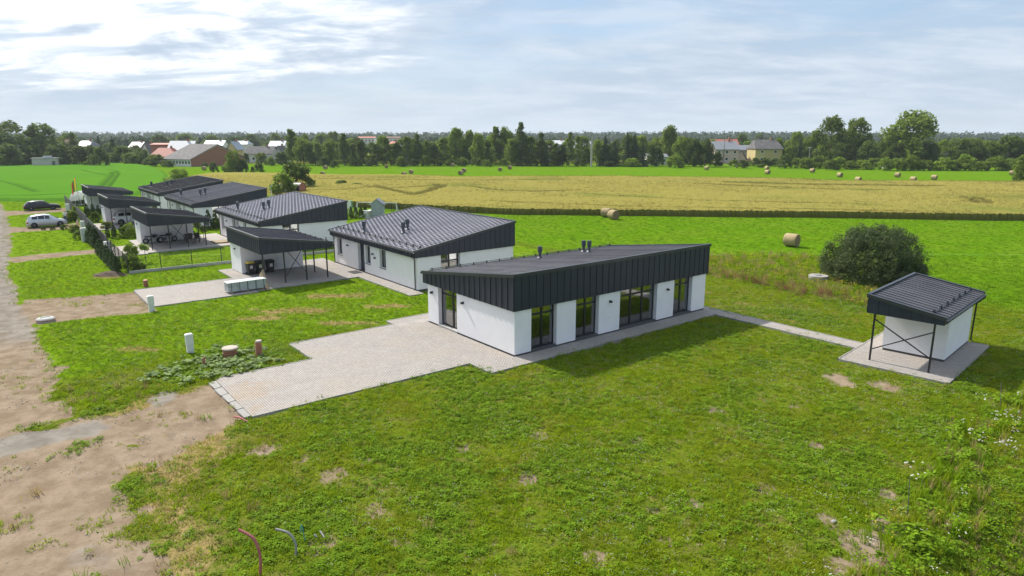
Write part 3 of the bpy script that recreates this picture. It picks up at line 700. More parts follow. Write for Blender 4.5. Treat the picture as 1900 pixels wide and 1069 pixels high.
    def lamp(s, side, a, z):
        b = MB(); b.box(s.P(side, a - .06, -.02, z - .07), s.P(side, a + .06, 0, z + .07)); b.box(s.P(side, a - .055, -.17, z - .06), s.P(side, a + .055, -.02, z + .06)); b.build('wall_lamp', M_BLACK, s.root)
    def vent(s, x, y, h=.75, r=.11):
        b = MB(); z = s.z(x); b.lathe([(r * 1.7, -.05), (r * 1.5, .06), (r * .72, .16), (r * .72, h * .48), (r * 1.15, h * .52), (r * 1.22, h * .72), (r * 1.12, h * .98), (r * .5, h)], (x, y, z), 14)
        b.build('roof_vent', M_VENT, s.root, smooth=False)
M_VENT = mat('vent_plastic', (0.035, 0.045, 0.058), (0.05, 0.062, 0.078), 0.5)
M_DOORW = mat('white_door', (0.72, 0.74, 0.76), None, 0.5)
M_STEELGREY = mat('brushed_grey', (0.30, 0.31, 0.32), None, 0.4, metal=0.6)

# the front house: low side towards the back, high side and glass doors towards the lawn
A = Mono('house', 'white house nearest the camera with glass doors along a tall dark cladding band', 'house', 0, 8.75, PLOT - math.pi / 2, 8.75, 16.3, 2.55, 3.2, 4.45, (.45, .1, .12, .14), 'white houses with dark mono-pitch roofs')
A.roof(M_CLAD, M_ROOFA, M_TRIM, guard=.55)
opA = [(1.15, 2.98), (4.42, 6.26), (8.02, 11.40), (13.04, 14.9)]
A.walls({'high': [(a, b, .12, 3) for a, b in opA], 'y0': [(1.2, 3.25, .12, 3)], 'low': [(2, 3, 1.0, 2.3), (6, 7.2, 1, 2.3), (11, 12, .12, 2.3)], 'y1': [(4.6, 6.4, .12, 3)]})
for i, (a, b) in enumerate(opA):
    A.window('high', a, b, .16, 2.55, (.52,) if i != 2 else (.36, .67), 2.06, .27, False, 'glass_door')
    p = MB(); p.box(A.P('high', a + .003, -.04, .05), A.P('high', b - .003, .27, .155)); p.build('threshold', M_PLINTH, A.root)
A.window('y0', 1.2, 3.25, .16, 2.55, (.62,), 2.12, .25, False, 'glass_door')
p = MB(); p.box(A.P('y0', 1.203, -.03, .05), A.P('y0', 3.247, .25, .155)); p.build('threshold', M_CONC, A.root)
A.window('y1', 4.6, 6.4, .16, 2.55, (.5,), 2.1, .25, False, 'glass_door')
for a, b in ((2, 3), (6, 7.2)): A.window('low', a, b, 1.0, 2.3, (), None, .15)
A.window('low', 11, 12, .16, 2.3, (), None, .15, False)
for a in (.55, 3.95): A.lamp('y0', a, 2.05)
for a in (7.15, 12.35): A.lamp('high', a, 1.98)
for x, y in ((1.95, 7.5), (1.75, 11.7), (2.55, 11.45)): A.vent(x, y, .85, .13)
A.downpipe(16.1)
b = MB(); b.box(A.P('high', 7.13, -.012, .95), A.P('high', 7.23, 0, 1.10)); b.build('socket_box', M_WHITEP, A.root)
# the four houses along the street
def street_house(lx, ly, label, tiles, sheet, extra=True):
    h = Mono('house', label, 'house', lx, ly, PLOT, 9.15, 15.2, 2.62, 3.10, 4.62, (.3, .1, .16, .16), 'white houses with dark mono-pitch roofs')
    h.roof(M_CLAD, sheet, M_TRIM, tiles=tiles, guard=.75)
    h.walls({'low': [(13.4, 14.4, .95, 2.46), (8.9, 10.15, .12, 2.5), (7.75, 8.7, .92, 2.46), (5.0, 6.1, .95, 2.46)], 'y0': [(2.1, 3.85, .12, 3)], 'y1': [(2, 3.4, .9, 2.3)],
             'high': [(2, 5, .12, 2.4), (8, 11, .12, 2.4)]})
    for a, b, z in ((13.4, 14.4, .95), (7.75, 8.7, .92), (5.0, 6.1, .95)): h.window('low', a, b, z, 2.46, (), None, .24)
    d = h.window('low', 8.9, 10.15, .12, 2.5, (.28,), None, .26, False, 'front_door')
    p = MB(); p.box(h.P('low', 8.98 + .42, .245, .2), h.P('low', 10.07, .262, 2.42)); p.build('door_leaf', M_CLAD, d)
    p = MB(); p.tube([h.P('low', 9.52, .21, 1.0), h.P('low', 9.52, .21, 1.5)], .018, 6); p.build('door_handle', M_STEELGREY, d)
    h.window('y0', 2.1, 3.85, .16, 2.62, (.5,), 2.02, .24, False, 'glass_door')
    h.window('y1', 2, 3.4, .9, 2.3, (.5,), None, .2)
    for a, b in ((2, 5), (8, 11)): h.window('high', a, b, .16, 2.4, (.33, .66), None, .2, False, 'glass_door')
    for a, z in ((12.1, 2.02), (7.2, 1.9), (6.85, 1.62)): h.lamp('low', a, z)
    for x, y in ((.9, 10.6), (2.4, 6.3), (3.2, 7.0)): h.vent(x, y, .95, .15)
    h.downpipe(.25); h.downpipe(14.95)
    return h
street_house(3.85, 16.7, 'white house with light grey tiled roof directly behind the front house', True, M_TILE)
street_house(0.5, 41.7, 'third white house from the camera, its tiled roof behind the carport with bins', True, M_TILE)
street_house(-0.25, 65.2, 'fourth white house from the camera, behind the carport with garden chairs', True, M_ROOFA)
street_house(0.0, 86.6, 'farthest white house, dark flat-looking roof beside the green crop field', False, M_ROOFD)

# carports: store room at the far end, open bay with thin posts in front, high side towards the street
def carport(lx, ly, label, sheet, wood=False, group='dark carports with white store rooms'):
    c = Mono('carport', label, 'carport', lx, ly, PLOT + math.pi, 5.75, 8.75, 2.55, 2.95, 3.80, (.12, .06, .06, .06), group)
    c.roof(M_CLAD, sheet, M_TRIM, guard=.35, rail_z=.11)
    b = MB(); b.box((.30, .11, .10), (5.62, 3.0, 2.6)); b.build('store_room', M_RENDER, c.root)
    b = MB(); b.box((.33, .14, -.1), (5.59, 2.97, .096)); b.build('plinth', M_PLINTH, c.root)
    d = MB(); d.box((1.75, 2.99, .12), (2.68, 3.035, 2.12)); dd = d.build('door', M_DOORW, c.root)
    d = MB(); d.tube([(2.58, 3.04, 1.1), (2.58, 3.09, 1.1), (2.46, 3.09, 1.1)], .016, 6); d.build('door_handle', M_BLACK, dd)
    b = MB(); b.box((5.62, 1.5, 2.0), (5.74, 1.62, 2.12)); b.build('wall_lamp', M_BLACK, c.root)
    ys = 8.62; xs = (.40, 2.18, 3.93, 5.60)
    for x in xs:
        b = MB(); b.box((x - .045, ys - .045, .0), (x + .045, ys + .045, 2.56)); b.build('post', M_BLACK, c.root)
    b = MB(); b.box((xs[0] - .045, 5.8, 0), (xs[0] + .045, 5.89, 2.56)); b.build('post', M_BLACK, c.root)
    for p, q in (((xs[1] + .05, ys - .02, .75), (xs[2] - .3, ys - .02, 2.55)), ((xs[1] + .3, ys + .02, 2.55), (xs[2] - .05, ys + .02, .55))):
        b = MB(); b.tube([p, q], .028, 6); b.build('brace', M_BLACK, c.root)
    if wood:
        for i in range(22):
            b = MB(); x = .42 + i * .15; b.box((x, 3.002, .12), (x + .135, 3.03 + .004 * (i % 3), 2.56)); b.build('board', M_PLANK, c.root)
    return c
M_PLANK = mat('larch_board', (0.36, 0.23, 0.12), (0.46, 0.31, 0.17), 0.8, scale=3, stretch=(4, 4, .4), rand=.12)
carport(0.95, 34.38, 'carport nearest the camera, sheltering three wheelie bins', M_ROOF)
carport(-2.55, 58.25, 'carport with two motorcycles and garden chairs under its dark roof', M_ROOFD)
carport(-3.0, 80.3, 'carport with a white car parked under it', M_ROOFD)
carport(-2.6, 102.2, 'farthest carport, with timber boards on its wall and a flag beside it', M_ROOF, True)

# the shed at the right
sh_rot = SHED_ROT + math.pi / 2
def shed_pt(x, y): return Vector((SHED_O[0] + x * math.cos(SHED_ROT) - y * math.sin(SHED_ROT), SHED_O[1] + x * math.sin(SHED_ROT) + y * math.cos(SHED_ROT), 0))
S = Mono('shed', 'small white shed with dark sloping roof and open braced porch at right', 'shed', 0, 0, sh_rot, 3.35, 7.75, 2.55, 2.88, 3.45, (.12, .06, .06, .06), loc=shed_pt(8.55, .72) + Vector((0, 0, .07)))
S.roof(M_CLAD, M_ROOF, M_TRIM, guard=.6, rail_z=.12)
b = MB(); b.box((.22, .3, .12), (3.2, 5.25, 2.6)); b.build('store_room', M_RENDER, S.root)
b = MB(); b.box((.25, .33, -.06), (3.17, 5.22, .116)); b.build('plinth', M_PLINTH, S.root)
for x in (.33, 3.05):
    b = MB(); b.box((x - .04, 7.56, -.02), (x + .04, 7.64, 2.56)); b.build('post', M_BLACK, S.root)
for p, q in (((.37, 7.58, .72), (3.01, 7.58, 2.2)), ((.37, 7.63, 2.05), (3.01, 7.63, .62))):
    b = MB(); b.tube([p, q], .034, 6); b.build('brace', M_BLACK, S.root)
b = MB(); gz = S.z(S.S0) - .1; b.tube([(-.22, .1, gz), (-.22, .1, gz - .12), (.1, .25, gz - .5), (.12, .25, .18), (.0, .25, .08)], .045, 8); b.build('downpipe', M_BLACK, S.root)
# ------------------------------------------------------------------ foliage
def leaf_mat(name, a, b, tr=0.58, rand=0.22, sc=0.5):
    return mat(name, a, b, 0.75, scale=sc, detail=3, translucent=tr, rand=rand, island=0.22, spec=0.25)
M_LEAF = leaf_mat('leaf_mid_green', (0.135, 0.195, 0.024), (0.185, 0.25, 0.036))
M_LEAFD = leaf_mat('leaf_dark_green', (0.085, 0.130, 0.022), (0.125, 0.175, 0.032), 0.55)
M_LEAFL = leaf_mat('leaf_light_green', (0.155, 0.235, 0.020), (0.20, 0.28, 0.030), 0.45)
M_SPRUCE = leaf_mat('spruce_needles', (0.040, 0.070, 0.026), (0.060, 0.098, 0.034), 0.35)
M_WILLOW = leaf_mat('willow_leaf', (0.066, 0.094, 0.034), (0.105, 0.138, 0.052), 0.3, 0.0)
M_THUJA = leaf_mat('thuja_scale_leaf', (0.036, 0.072, 0.016), (0.056, 0.10, 0.020), 0.28)
M_BARK = mat('bark', (0.09, 0.07, 0.052), (0.15, 0.12, 0.09), 0.95, scale=4, bump=0.4)
M_BIRCH = mat('pale_bark', (0.36, 0.35, 0.32), (0.50, 0.48, 0.45), 0.9, scale=3)

def leaf_cloud(name, centres, radii, per, size, m, gen, up=0.25, flat=1.0, aspect=0.6):
    """many leaf-sized faces spread through clumps"""
    c = np.repeat(np.asarray(centres), per, 0); r = np.repeat(np.asarray(radii), per)
    n = len(c); d = gen.normal(size=(n, 3)); d /= np.linalg.norm(d, axis=1)[:, None]
    rad = r * gen.uniform(0.35, 1.0, n) ** 0.6
    p = c + d * rad[:, None] * np.array([1, 1, flat])
    nn = d + gen.normal(size=(n, 3)) * 0.55 + np.array([0, 0, up]); nn /= np.linalg.norm(nn, axis=1)[:, None]
    t = np.cross(nn, gen.normal(size=(n, 3))); t /= np.linalg.norm(t, axis=1)[:, None]; b = np.cross(nn, t)
    s = size * gen.uniform(0.6, 1.35, n)[:, None]
    v = np.stack([p - t * s, p + b * s * aspect - t * s * .1, p + t * s, p - b * s * aspect + t * s * .1], 1).reshape(-1, 3)
    me = bpy.data.meshes.new(name); me.vertices.add(len(v)); me.vertices.foreach_set('co', v.ravel())
    me.loops.add(len(v)); me.loops.foreach_set('vertex_index', np.arange(len(v)))
    me.polygons.add(n); me.polygons.foreach_set('loop_start', np.arange(0, 4 * n, 4)); me.update(); me.materials.append(m)
    return me
def proto_broad(i, m, kind):
    """crown and trunk meshes of unit height; kinds: broad, tall, ball"""
    gen = np.random.default_rng(100 + i); cs = []; rs = []
    if kind == 'broad':
        n = 74; base = 0.10
        for k in range(n):
            h = gen.uniform(0, 1); z = base + (0.93 - base) * h
            w = 0.40 * (math.sin(math.pi * (0.24 + 0.68 * h)) ** 0.8) * gen.uniform(0.75, 1.1); a = gen.uniform(0, 6.28); q = w * math.sqrt(gen.uniform(0.15, 1))
            cs.append((q * math.cos(a), q * math.sin(a), z)); rs.append(gen.uniform(0.075, 0.13))
    elif kind == 'tall':
        n = 66; base = 0.06
        for k in range(n):
            h = gen.uniform(0, 1) ** 0.85; z = base + (0.95 - base) * h
            w = 0.20 * (1 - 0.75 * h ** 1.6) * gen.uniform(0.6, 1.15); a = gen.uniform(0, 6.28); q = w * math.sqrt(gen.uniform(0.1, 1))
            cs.append((q * math.cos(a), q * math.sin(a), z)); rs.append(gen.uniform(0.055, 0.095) * (1.1 - .5 * h))
    else:
        n = 52; base = 0.08
        for k in range(n):
            h = gen.uniform(0, 1); z = 0.10 + 0.80 * h; w = 0.52 * math.sqrt(max(0.03, 1 - (1.15 * h - 0.2) ** 2)) * gen.uniform(0.8, 1.08)
            a = gen.uniform(0, 6.28); q = w * math.sqrt(gen.uniform(0.25, 1)); cs.append((q * math.cos(a), q * math.sin(a), z * gen.uniform(.85, 1.08))); rs.append(gen.uniform(0.11, 0.18))
    per = 64 if kind != 'ball' else 60
    crown = leaf_cloud('crown', cs, rs, per, {'broad': 0.027, 'tall': 0.020, 'ball': 0.042}[kind], m, gen)
    t = MB(); top = {'broad': .55, 'tall': .8, 'ball': .4}[kind]; r0 = {'broad': .024, 'tall': .016, 'ball': .03}[kind]
    t.tube([(0, 0, -.02), (.008, .004, top * .35), (-.006, .01, top * .7), (.01, -.004, top)], [r0, r0 * .8, r0 * .55, r0 * .2], 7)
    for k in range(7):
        c = cs[int(gen.integers(0, len(cs)))]; z0 = min(c[2] * .6, top * .9)
        t.tube([(0, 0, z0), (c[0] * .5, c[1] * .5, (z0 + c[2]) * .52), (c[0] * .9, c[1] * .9, c[2])], [r0 * .42, r0 * .28, r0 * .08], 5)
    return crown, t.mesh('trunk', M_BIRCH if (kind == 'tall' and i % 2) else M_BARK, True)
def proto_spruce(i):
    gen = np.random.default_rng(300 + i); cs = []; rs = []
    for k in range(17):
        h = k / 16; z = 0.05 + 0.92 * h; w = 0.20 * (1 - h) ** 0.9 + .008; nb = max(2, int(11 * (1 - h)) + 2); a0 = gen.uniform(0, 6)
        for j in range(nb):
            a = a0 + 6.283 * j / nb + gen.uniform(-.2, .2); ww = w * gen.uniform(.7, 1.1)
            for f in (.35, .75, 1.0): cs.append((ww * f * math.cos(a), ww * f * math.sin(a), z - .03 * f)); rs.append(.016 + .018 * (1 - h))
    crown = leaf_cloud('crown', cs, rs, 16, .018, M_SPRUCE, gen, .1, .6)
    t = MB(); t.tube([(0, 0, -.02), (0, 0, .5), (0, 0, .97)], [.018, .011, .003], 6); return crown, t.mesh('trunk', M_BARK, True)
PROTO = {}
for nm, m in (('', M_LEAF), ('d', M_LEAFD), ('l', M_LEAFL)):
    for kd, k0, num in (('broad', 0, 2), ('tall', 10, 2), ('ball', 20, 2)):
        PROTO[kd + nm] = [proto_broad(k0 + i + (40 if nm == 'd' else 80 if nm == 'l' else 0), m, kd) for i in range(num)]
PROTO['broadl'].append(proto_broad(140, M_LEAFL, 'broad')); PROTO['broad'].append(proto_broad(141, M_LEAF, 'broad')); PROTO['broadd'].append(proto_broad(142, M_LEAFD, 'broad'))
PROTO['spruce'] = [proto_spruce(i) for i in range(2)]
WIDTH = {'broad': .92, 'tall': .46, 'ball': 1.16, 'spruce': .42}
def plant(name, label, cat, kind, x, base, top, width, group=None):
    """tree or shrub measured in the photograph: foot at (x, base), its top row and its width"""
    p = at(x, base); h = rise(p.y, top); w = width / 1250 * math.hypot(p.x, p.y) * 0.95
    cr, tk = rng.choice(PROTO[kind]); kd = next(b for b in WIDTH if kind.startswith(b))
    t = thing(name, label, cat, p, rng.uniform(0, 6.28), group)
    sx = w / WIDTH[kd]; sc = (sx, sx * rng.uniform(.9, 1.1), h)
    link('crown', cr, t, scale=sc); link('trunk', tk, t, scale=(min(sx, h * 1.2), min(sx, h * 1.2), h)); return t
def ordinal(n): return f"{n}{'th' if 10 <= n % 100 <= 20 else {1: 'st', 2: 'nd', 3: 'rd'}.get(n % 10, 'th')}"
KINDW = {'broad': 'broad-crowned tree', 'tall': 'slender tree', 'ball': 'rounded bush', 'spruce': 'dark pointed spruce'}
def kindword(k):
    tone = {'d': 'dark ', 'l': 'light green '}.get(k[-1] if k not in ('ball', 'tall', 'broad') else '', 'mid-green ')
    for b in KINDW:
        if k.startswith(b): return KINDW[b] if b == 'spruce' else tone + KINDW[b]
# notable ones, named by what sets them apart
NOTABLE = [
 ('tree', 'huge broad tree towering above the hedges at far right', 'tree', 'broad', 1688, 308, 206, 96),
 ('tree', 'tall twin-crowned tree, its left crown, right of the yellow house', 'tree', 'broad', 1538, 306, 214, 64),
 ('tree', 'tall twin-crowned tree, its right crown, left of the huge broad tree', 'tree', 'broad', 1584, 306, 217, 62),
 ('tree', 'large round tree rising above the roofs between spruces and the pink house', 'tree', 'broad', 1240, 304, 233, 44),
 ('tree', 'slender tree with thin pointed top rising highest at the middle of the far tree line', 'tree', 'talld', 967, 307, 225, 40),
 ('tree', 'largest dark tree at the left edge of the photo', 'tree', 'broadd', 12, 306, 220, 104),
 ('tree', 'dark rounded tree standing second from the left edge behind the power pole', 'tree', 'broadd', 84, 305, 230, 66),
 ('tree', 'small dark tree whose crown shows above the brown-roofed house', 'tree', 'broadd', 133, 300, 242, 36),
 ('tree', 'tall column-like green tree left of the far tree line, right of the village roofs', 'tree', 'tall', 543, 305, 237, 34),
 ('bush', 'bright yellow-green rounded tree alone in front of the long barn', 'tree', 'balll', 434, 320, 279, 38),
 ('bush', 'dark bush touching the bright yellow-green tree by the barn', 'bush', 'balld', 450, 320, 296, 22),
 ('bush', 'big dark bush behind the third house, beside the swing set', 'bush', 'balld', 552, 352, 301, 66),
 ('bush', 'lighter loose bush in front of the big dark bush behind the third house', 'bush', 'ball', 527, 363, 317, 48),
 ('bush', 'pale loose bush above the roof of the farthest white house', 'bush', 'balll', 334, 338, 312, 48),
 ('bush', 'lone dark tree at the far edge of the green crop field', 'tree', 'balld', 185, 309, 274, 34),
 ('bush', 'bright round bush in front of the two pointed spruces', 'bush', 'balll', 1171, 309, 293, 40),
 ('bush', 'bright round bush on the meadow edge below the large round tree', 'bush', 'balll', 1252, 311, 288, 38),
 ('bush', 'dark bush cut off by the right edge of the photo, beside the wheat', 'bush', 'ball', 1900, 338, 284, 46),
 ('bush', 'low shrub patch in the wheat behind the third house, left one', 'bush', 'ball', 634, 346, 334, 32),
 ('bush', 'low shrub patch in the wheat behind the third house, right one', 'bush', 'ball', 664, 348, 339, 30),
 ('bush', 'small round bush on the meadow in front of the barn gable', 'bush', 'balld', 397, 320, 301, 17),
 ('bush', 'small round bush on the meadow right of the bright yellow-green tree', 'bush', 'balld', 481, 320, 302, 20),
 ('bush', 'tiny bush beside the small round bush on the meadow', 'bush', 'balld', 469, 320, 309, 9),
 ('bush', 'small dark bush alone in the far meadow near two hay bales at left', 'bush', 'balld', 621, 311, 298, 20)]
for a in NOTABLE: plant(*a)
TREES = [('broadd', -20, 306, 236, 60), ('balld', 14, 309, 268, 60), ('broadd', 48, 307, 258, 46), ('balld', 62, 307, 270, 46), ('balld', 112, 307, 268, 48), ('balld', 148, 307, 272, 42), ('spruce', 187, 296, 251, 18),
 ('spruce', 213, 302, 251, 22), ('balld', 168, 306, 270, 36), ('balld', 228, 304, 272, 42), ('balld', 262, 305, 276, 40), ('ball', 246, 306, 283, 34), ('ball', 290, 308, 286, 34), ('broadd', 300, 285, 250, 40), ('broad', 345, 280, 248, 40), ('broadd', 470, 282, 247, 40), ('broad', 395, 282, 250, 36), ('broadd', 440, 284, 252, 36),
 ('talld', 457, 303, 283, 16), ('ball', 485, 305, 283, 26), ('balld', 522, 306, 282, 30), ('balll', 503, 307, 291, 20), ('broad', 513, 283, 247, 26), ('broad', 564, 306, 256, 44), ('broadd', 585, 306, 262, 40), ('broad', 600, 285, 247, 50),
 ('tall', 612, 307, 262, 34), ('talld', 640, 307, 246, 32), ('tall', 655, 306, 264, 28), ('broad', 620, 284, 243, 34), ('talld', 672, 307, 257, 30), ('tall', 700, 307, 264, 32), ('tall', 718, 307, 253, 30), ('talld', 737, 307, 262, 28), ('tall', 756, 307, 249, 30), ('talld', 776, 307, 247, 30),
 ('tall', 793, 307, 259, 28), ('talld', 806, 307, 265, 26), ('tall', 824, 307, 252, 34), ('broadl', 848, 304, 238, 44), ('broad', 872, 304, 240, 34), ('broad', 888, 306, 246, 38), ('talld', 905, 307, 258, 30), ('tall', 920, 305, 232, 36), ('broad', 938, 305, 236, 40), ('broad', 950, 307, 256, 40),
 ('tall', 984, 307, 249, 40), ('talld', 1004, 307, 245, 30), ('spruce', 1013, 308, 262, 20), ('tall', 1030, 308, 264, 30), ('tall', 1056, 307, 241, 22), ('tall', 1071, 307, 247, 20), ('talld', 1043, 308, 268, 28), ('tall', 1088, 308, 271, 20), ('talll', 1107, 308, 259, 24),
 ('spruce', 1122, 308, 250, 30), ('spruce', 1140, 308, 262, 26), ('spruce', 1163, 308, 245, 24), ('spruce', 1176, 308, 246, 24), ('spruce', 1192, 309, 262, 18), ('talld', 1208, 308, 266, 26), ('balld', 1218, 308, 272, 30),
 ('broad', 1262, 308, 254, 38), ('broadd', 1286, 309, 258, 36), ('broadd', 1308, 309, 257, 38), ('balld', 1328, 308, 282, 24), ('broad', 1375, 284, 248, 26), ('broad', 1408, 275, 247, 22), ('broadl', 1385, 290, 262, 26), ('broad', 1442, 303, 255, 26), ('broad', 1475, 303, 243, 42), ('broad', 1500, 304, 252, 40), ('spruce', 1482, 306, 258, 24),
 ('broadd', 1562, 308, 264, 44), ('broadd', 1608, 309, 262, 46), ('broad', 1645, 308, 252, 44), ('broadd', 1660, 309, 262, 36), ('broadd', 1722, 309, 266, 46), ('broadl', 1746, 306, 258, 30), ('broadd', 1772, 308, 254, 54), ('broadd', 1806, 309, 263, 40), ('broad', 1836, 308, 262, 44), ('broadd', 1868, 308, 252, 54), ('broad', 1912, 308, 244, 56), ('broad', 1950, 308, 250, 50)]
for x in range(556, 1330, 19):
    if 1015 < x < 1100 and x % 2: continue
    TREES.append((rng.choice(['broad', 'broadd', 'tall', 'broadl', 'broad']), x + rng.uniform(-6, 6), rng.uniform(299, 304), rng.uniform(249, 268), rng.uniform(30, 50)))
for x in range(1440, 1930, 21): TREES.append((rng.choice(['broad', 'broadd', 'broad', 'broadl']), x + rng.uniform(-6, 6), rng.uniform(300, 305), rng.uniform(254, 272), rng.uniform(36, 58)))
for x in range(-10, 300, 20): TREES.append((rng.choice(['broad', 'broadd', 'broadd']), x + rng.uniform(-6, 6), rng.uniform(288, 296), rng.uniform(262, 272), rng.uniform(28, 44)))
for x in range(300, 560, 17): TREES.append((rng.choice(['broad', 'broadd', 'tall']), x + rng.uniform(-6, 6), rng.uniform(276, 283), rng.uniform(255, 262), rng.uniform(18, 30)))
TREES.sort(key=lambda t: t[1])
cnt = {}
for k, x, b, t, w in TREES:
    kw = kindword(k); cnt[kw] = cnt.get(kw, 0) + 1
    plant('tree', f"{kw} in far tree line, {ordinal(cnt[kw])} such from left", 'tree', k, x, b, t, w, 'trees of the far tree line')
BUSHES = [('ball', 20, 309, 293, 28), ('balll', 160, 309, 299, 11), ('balld', 278, 308, 294, 26), ('ball', 312, 310, 297, 22), ('balld', 360, 308, 300, 16), ('balld', 380, 309, 302, 14),
 ('balld', 600, 308, 292, 26), ('balld', 660, 308, 293, 30), ('balld', 690, 308, 296, 26), ('ball', 745, 309, 289, 24), ('ball', 791, 308, 288, 22), ('balld', 768, 308, 294, 22), ('ball', 815, 308, 296, 18), ('ball', 836, 308, 294, 22), ('ball', 858, 308, 291, 26), ('ball', 884, 308, 292, 26), ('balll', 904, 309, 296, 20), ('ball', 934, 308, 294, 22),
 ('balld', 962, 308, 297, 26), ('balld', 990, 308, 296, 26), ('balld', 1035, 308, 296, 30), ('balld', 1075, 308, 297, 30), ('balld', 1130, 309, 298, 28), ('balll', 1196, 309, 297, 16), ('ball', 1333, 308, 300, 20), ('ball', 1362, 309, 296, 22), ('balld', 1378, 312, 297, 26), ('balld', 1400, 309, 293, 24), ('balld', 1420, 309, 293, 26), ('balld', 1438, 309, 294, 24), ('ball', 1410, 311, 304, 16),
 ('balld', 1456, 312, 287, 28), ('ball', 1476, 311, 293, 30), ('ball', 1496, 313, 291, 32), ('ball', 1520, 312, 287, 36), ('ball', 1540, 315, 296, 34), ('balll', 1556, 313, 292, 28), ('ball', 1576, 314, 297, 28), ('balll', 1600, 314, 297, 36), ('ball', 1622, 313, 293, 30), ('balll', 1640, 316, 293, 26), ('ball', 1664, 316, 293, 36), ('balll', 1690, 316, 289, 32), ('ball', 1716, 316, 296, 32), ('balll', 1750, 316, 292, 38), ('balll', 1790, 316, 286, 40), ('ball', 1768, 316, 296, 28), ('ball', 1822, 316, 298, 26), ('balll', 1846, 316, 291, 40), ('balll', 1875, 316, 294, 34)]
BUSHES.sort(key=lambda t: t[1]); cnt = {}
for k, x, b, t, w in BUSHES:
    kw = kindword(k); cnt[kw] = cnt.get(kw, 0) + 1
    plant('bush', f"{kw} below far tree line, {ordinal(cnt[kw])} such from left", 'bush', k, x, b, t, w, 'bushes along the far meadow edge')

# the big willow bush behind the shed: arching twigs and narrow leaves
def willow():
    gen = np.random.default_rng(5); p = at(1620, 521); t = thing('willow_bush', 'huge dome-shaped grey-green willow bush behind the shed', 'bush', p)
    cs = []; rs = []
    for k in range(420):
        u = gen.uniform(0, 1); a = gen.uniform(0, 6.283); e = math.asin(u ** .95); q = gen.uniform(.80, 1.04)
        lump = 1 + .06 * math.sin(3 * a + 1) + .07 * math.sin(7 * a + e * 5)
        cs.append((3.75 * q * lump * math.cos(e) * math.cos(a), 3.6 * q * lump * math.cos(e) * math.sin(a), .25 + 4.15 * q * (.92 + .08 * lump) * math.sin(e))); rs.append(gen.uniform(.35, .58))
    link('crown', leaf_cloud('crown', cs, rs, 95, .085, M_WILLOW, gen, -.1, .9, .32), t)
    inner = [(2.6 * gen.uniform(-1, 1), 2.5 * gen.uniform(-1, 1), gen.uniform(.3, 2.8)) for _ in range(80)]
    link('inner_foliage', leaf_cloud('inner_foliage', inner, [.8] * 80, 50, .17, M_LEAFD, gen), t)
    m = MB()
    for k in range(26):
        a = gen.uniform(0, 6.283); r = gen.uniform(1.2, 3.0); h = gen.uniform(2.2, 4.0) * (1 - (r / 5.2) ** 2) + .6
        m.tube([(.25 * math.cos(a), .25 * math.sin(a), -.05), (r * .45 * math.cos(a), r * .45 * math.sin(a), h * .7), (r * math.cos(a), r * math.sin(a), h)], [.09, .05, .012], 5)
    m.build('stems', M_BARK, t, True)
willow()
# thuja cones
def proto_thuja(i, slim):
    gen = np.random.default_rng(500 + i); cs = []; rs = []
    for k in range(90):
        h = gen.uniform(0, 1); w = slim * (1 - h) ** .62 * (1 if h > .12 else .7 + 2.5 * h); a = gen.uniform(0, 6.283)
        cs.append((w * .8 * math.cos(a), w * .8 * math.sin(a), .03 + .93 * h)); rs.append(slim * .32 * (1.05 - .7 * h))
    c = leaf_cloud('crown', cs, rs, 26, .030, M_THUJA, gen, .5, 1.5, .35)
    t = MB(); t.tube([(0, 0, -.03), (0, 0, .8)], [.022, .006], 6); return c, t.mesh('trunk', M_BARK)
THUJA = [proto_thuja(i, s) for i, s in enumerate((.24, .21, .27))]
def thuja(label, lx, ly, h, group, wide=1.0, name='thuja'):
    t = thing(name, label, 'shrub', W3(lx, ly), rng.uniform(0, 6), group); c, k = rng.choice(THUJA)
    link('crown', c, t, scale=(h * wide, h * wide, h)); link('trunk', k, t, scale=(h, h, h))
for i in range(13): thuja(f'thuja in the street hedge, {ordinal(i + 1)} counted from its dirt mound end', -12.95 + .02 * i, 38.2 + i * 1.08, rng.uniform(1.45, 1.8), 'thuja hedge along the street fence', 1.15)
for i in range(5): thuja(f'thuja beside the tall white cabinet, {ordinal(i + 1)} from the near end', -12.35, 55.3 + i * 1.25, rng.uniform(1.9, 2.3), 'thujas by the cabinet', 1.1)
for i, x in enumerate((641, 651.5, 660.5, 670, 678)):
    lx, ly = local(at(x, 406 - i * .6)); thuja(f'pointed thuja behind the third house, {ordinal(i + 1)} from the left in its row', lx, ly, 1.75, 'row of thujas behind the third house', 1.1)
for i, (x, y, h, lb) in enumerate([(388, 426, 2.6, 'pointed thuja at the gable of the fourth house, left of two'), (401, 425, 2.5, 'pointed thuja at the gable of the fourth house, right of two'), (306, 392, 1.6, 'small thuja by the fourth house front, left of two'), (316, 394, 1.5, 'small thuja by the fourth house front, right of two'),
    (200, 441, 1.6, 'thuja in the garden before the white car, leftmost of three'), (213, 443, 1.7, 'thuja in the garden before the white car, middle of three'), (228, 441, 1.8, 'thuja in the garden before the white car, rightmost of three'), (163, 408, 2.4, 'tall thuja inside the dark fence by the farthest carport, left of three'), (174, 405, 2.2, 'thuja by the timber wall, middle of three'), (184, 405, 2.0, 'thuja by the timber wall, right of three')]):
    lx, ly = local(at(x, y)); thuja(lb, lx, ly, h, 'garden thujas')
def shrub(label, x, y, h, w, kind='ball'):
    p = at(x, y); cr, tk = rng.choice(PROTO[kind]); t = thing('shrub', label, 'shrub', p, rng.uniform(0, 6), 'garden shrubs'); link('crown', cr, t, scale=(w / 1.16, w / 1.16, h)); link('trunk', tk, t, scale=(w * .5, w * .5, h))
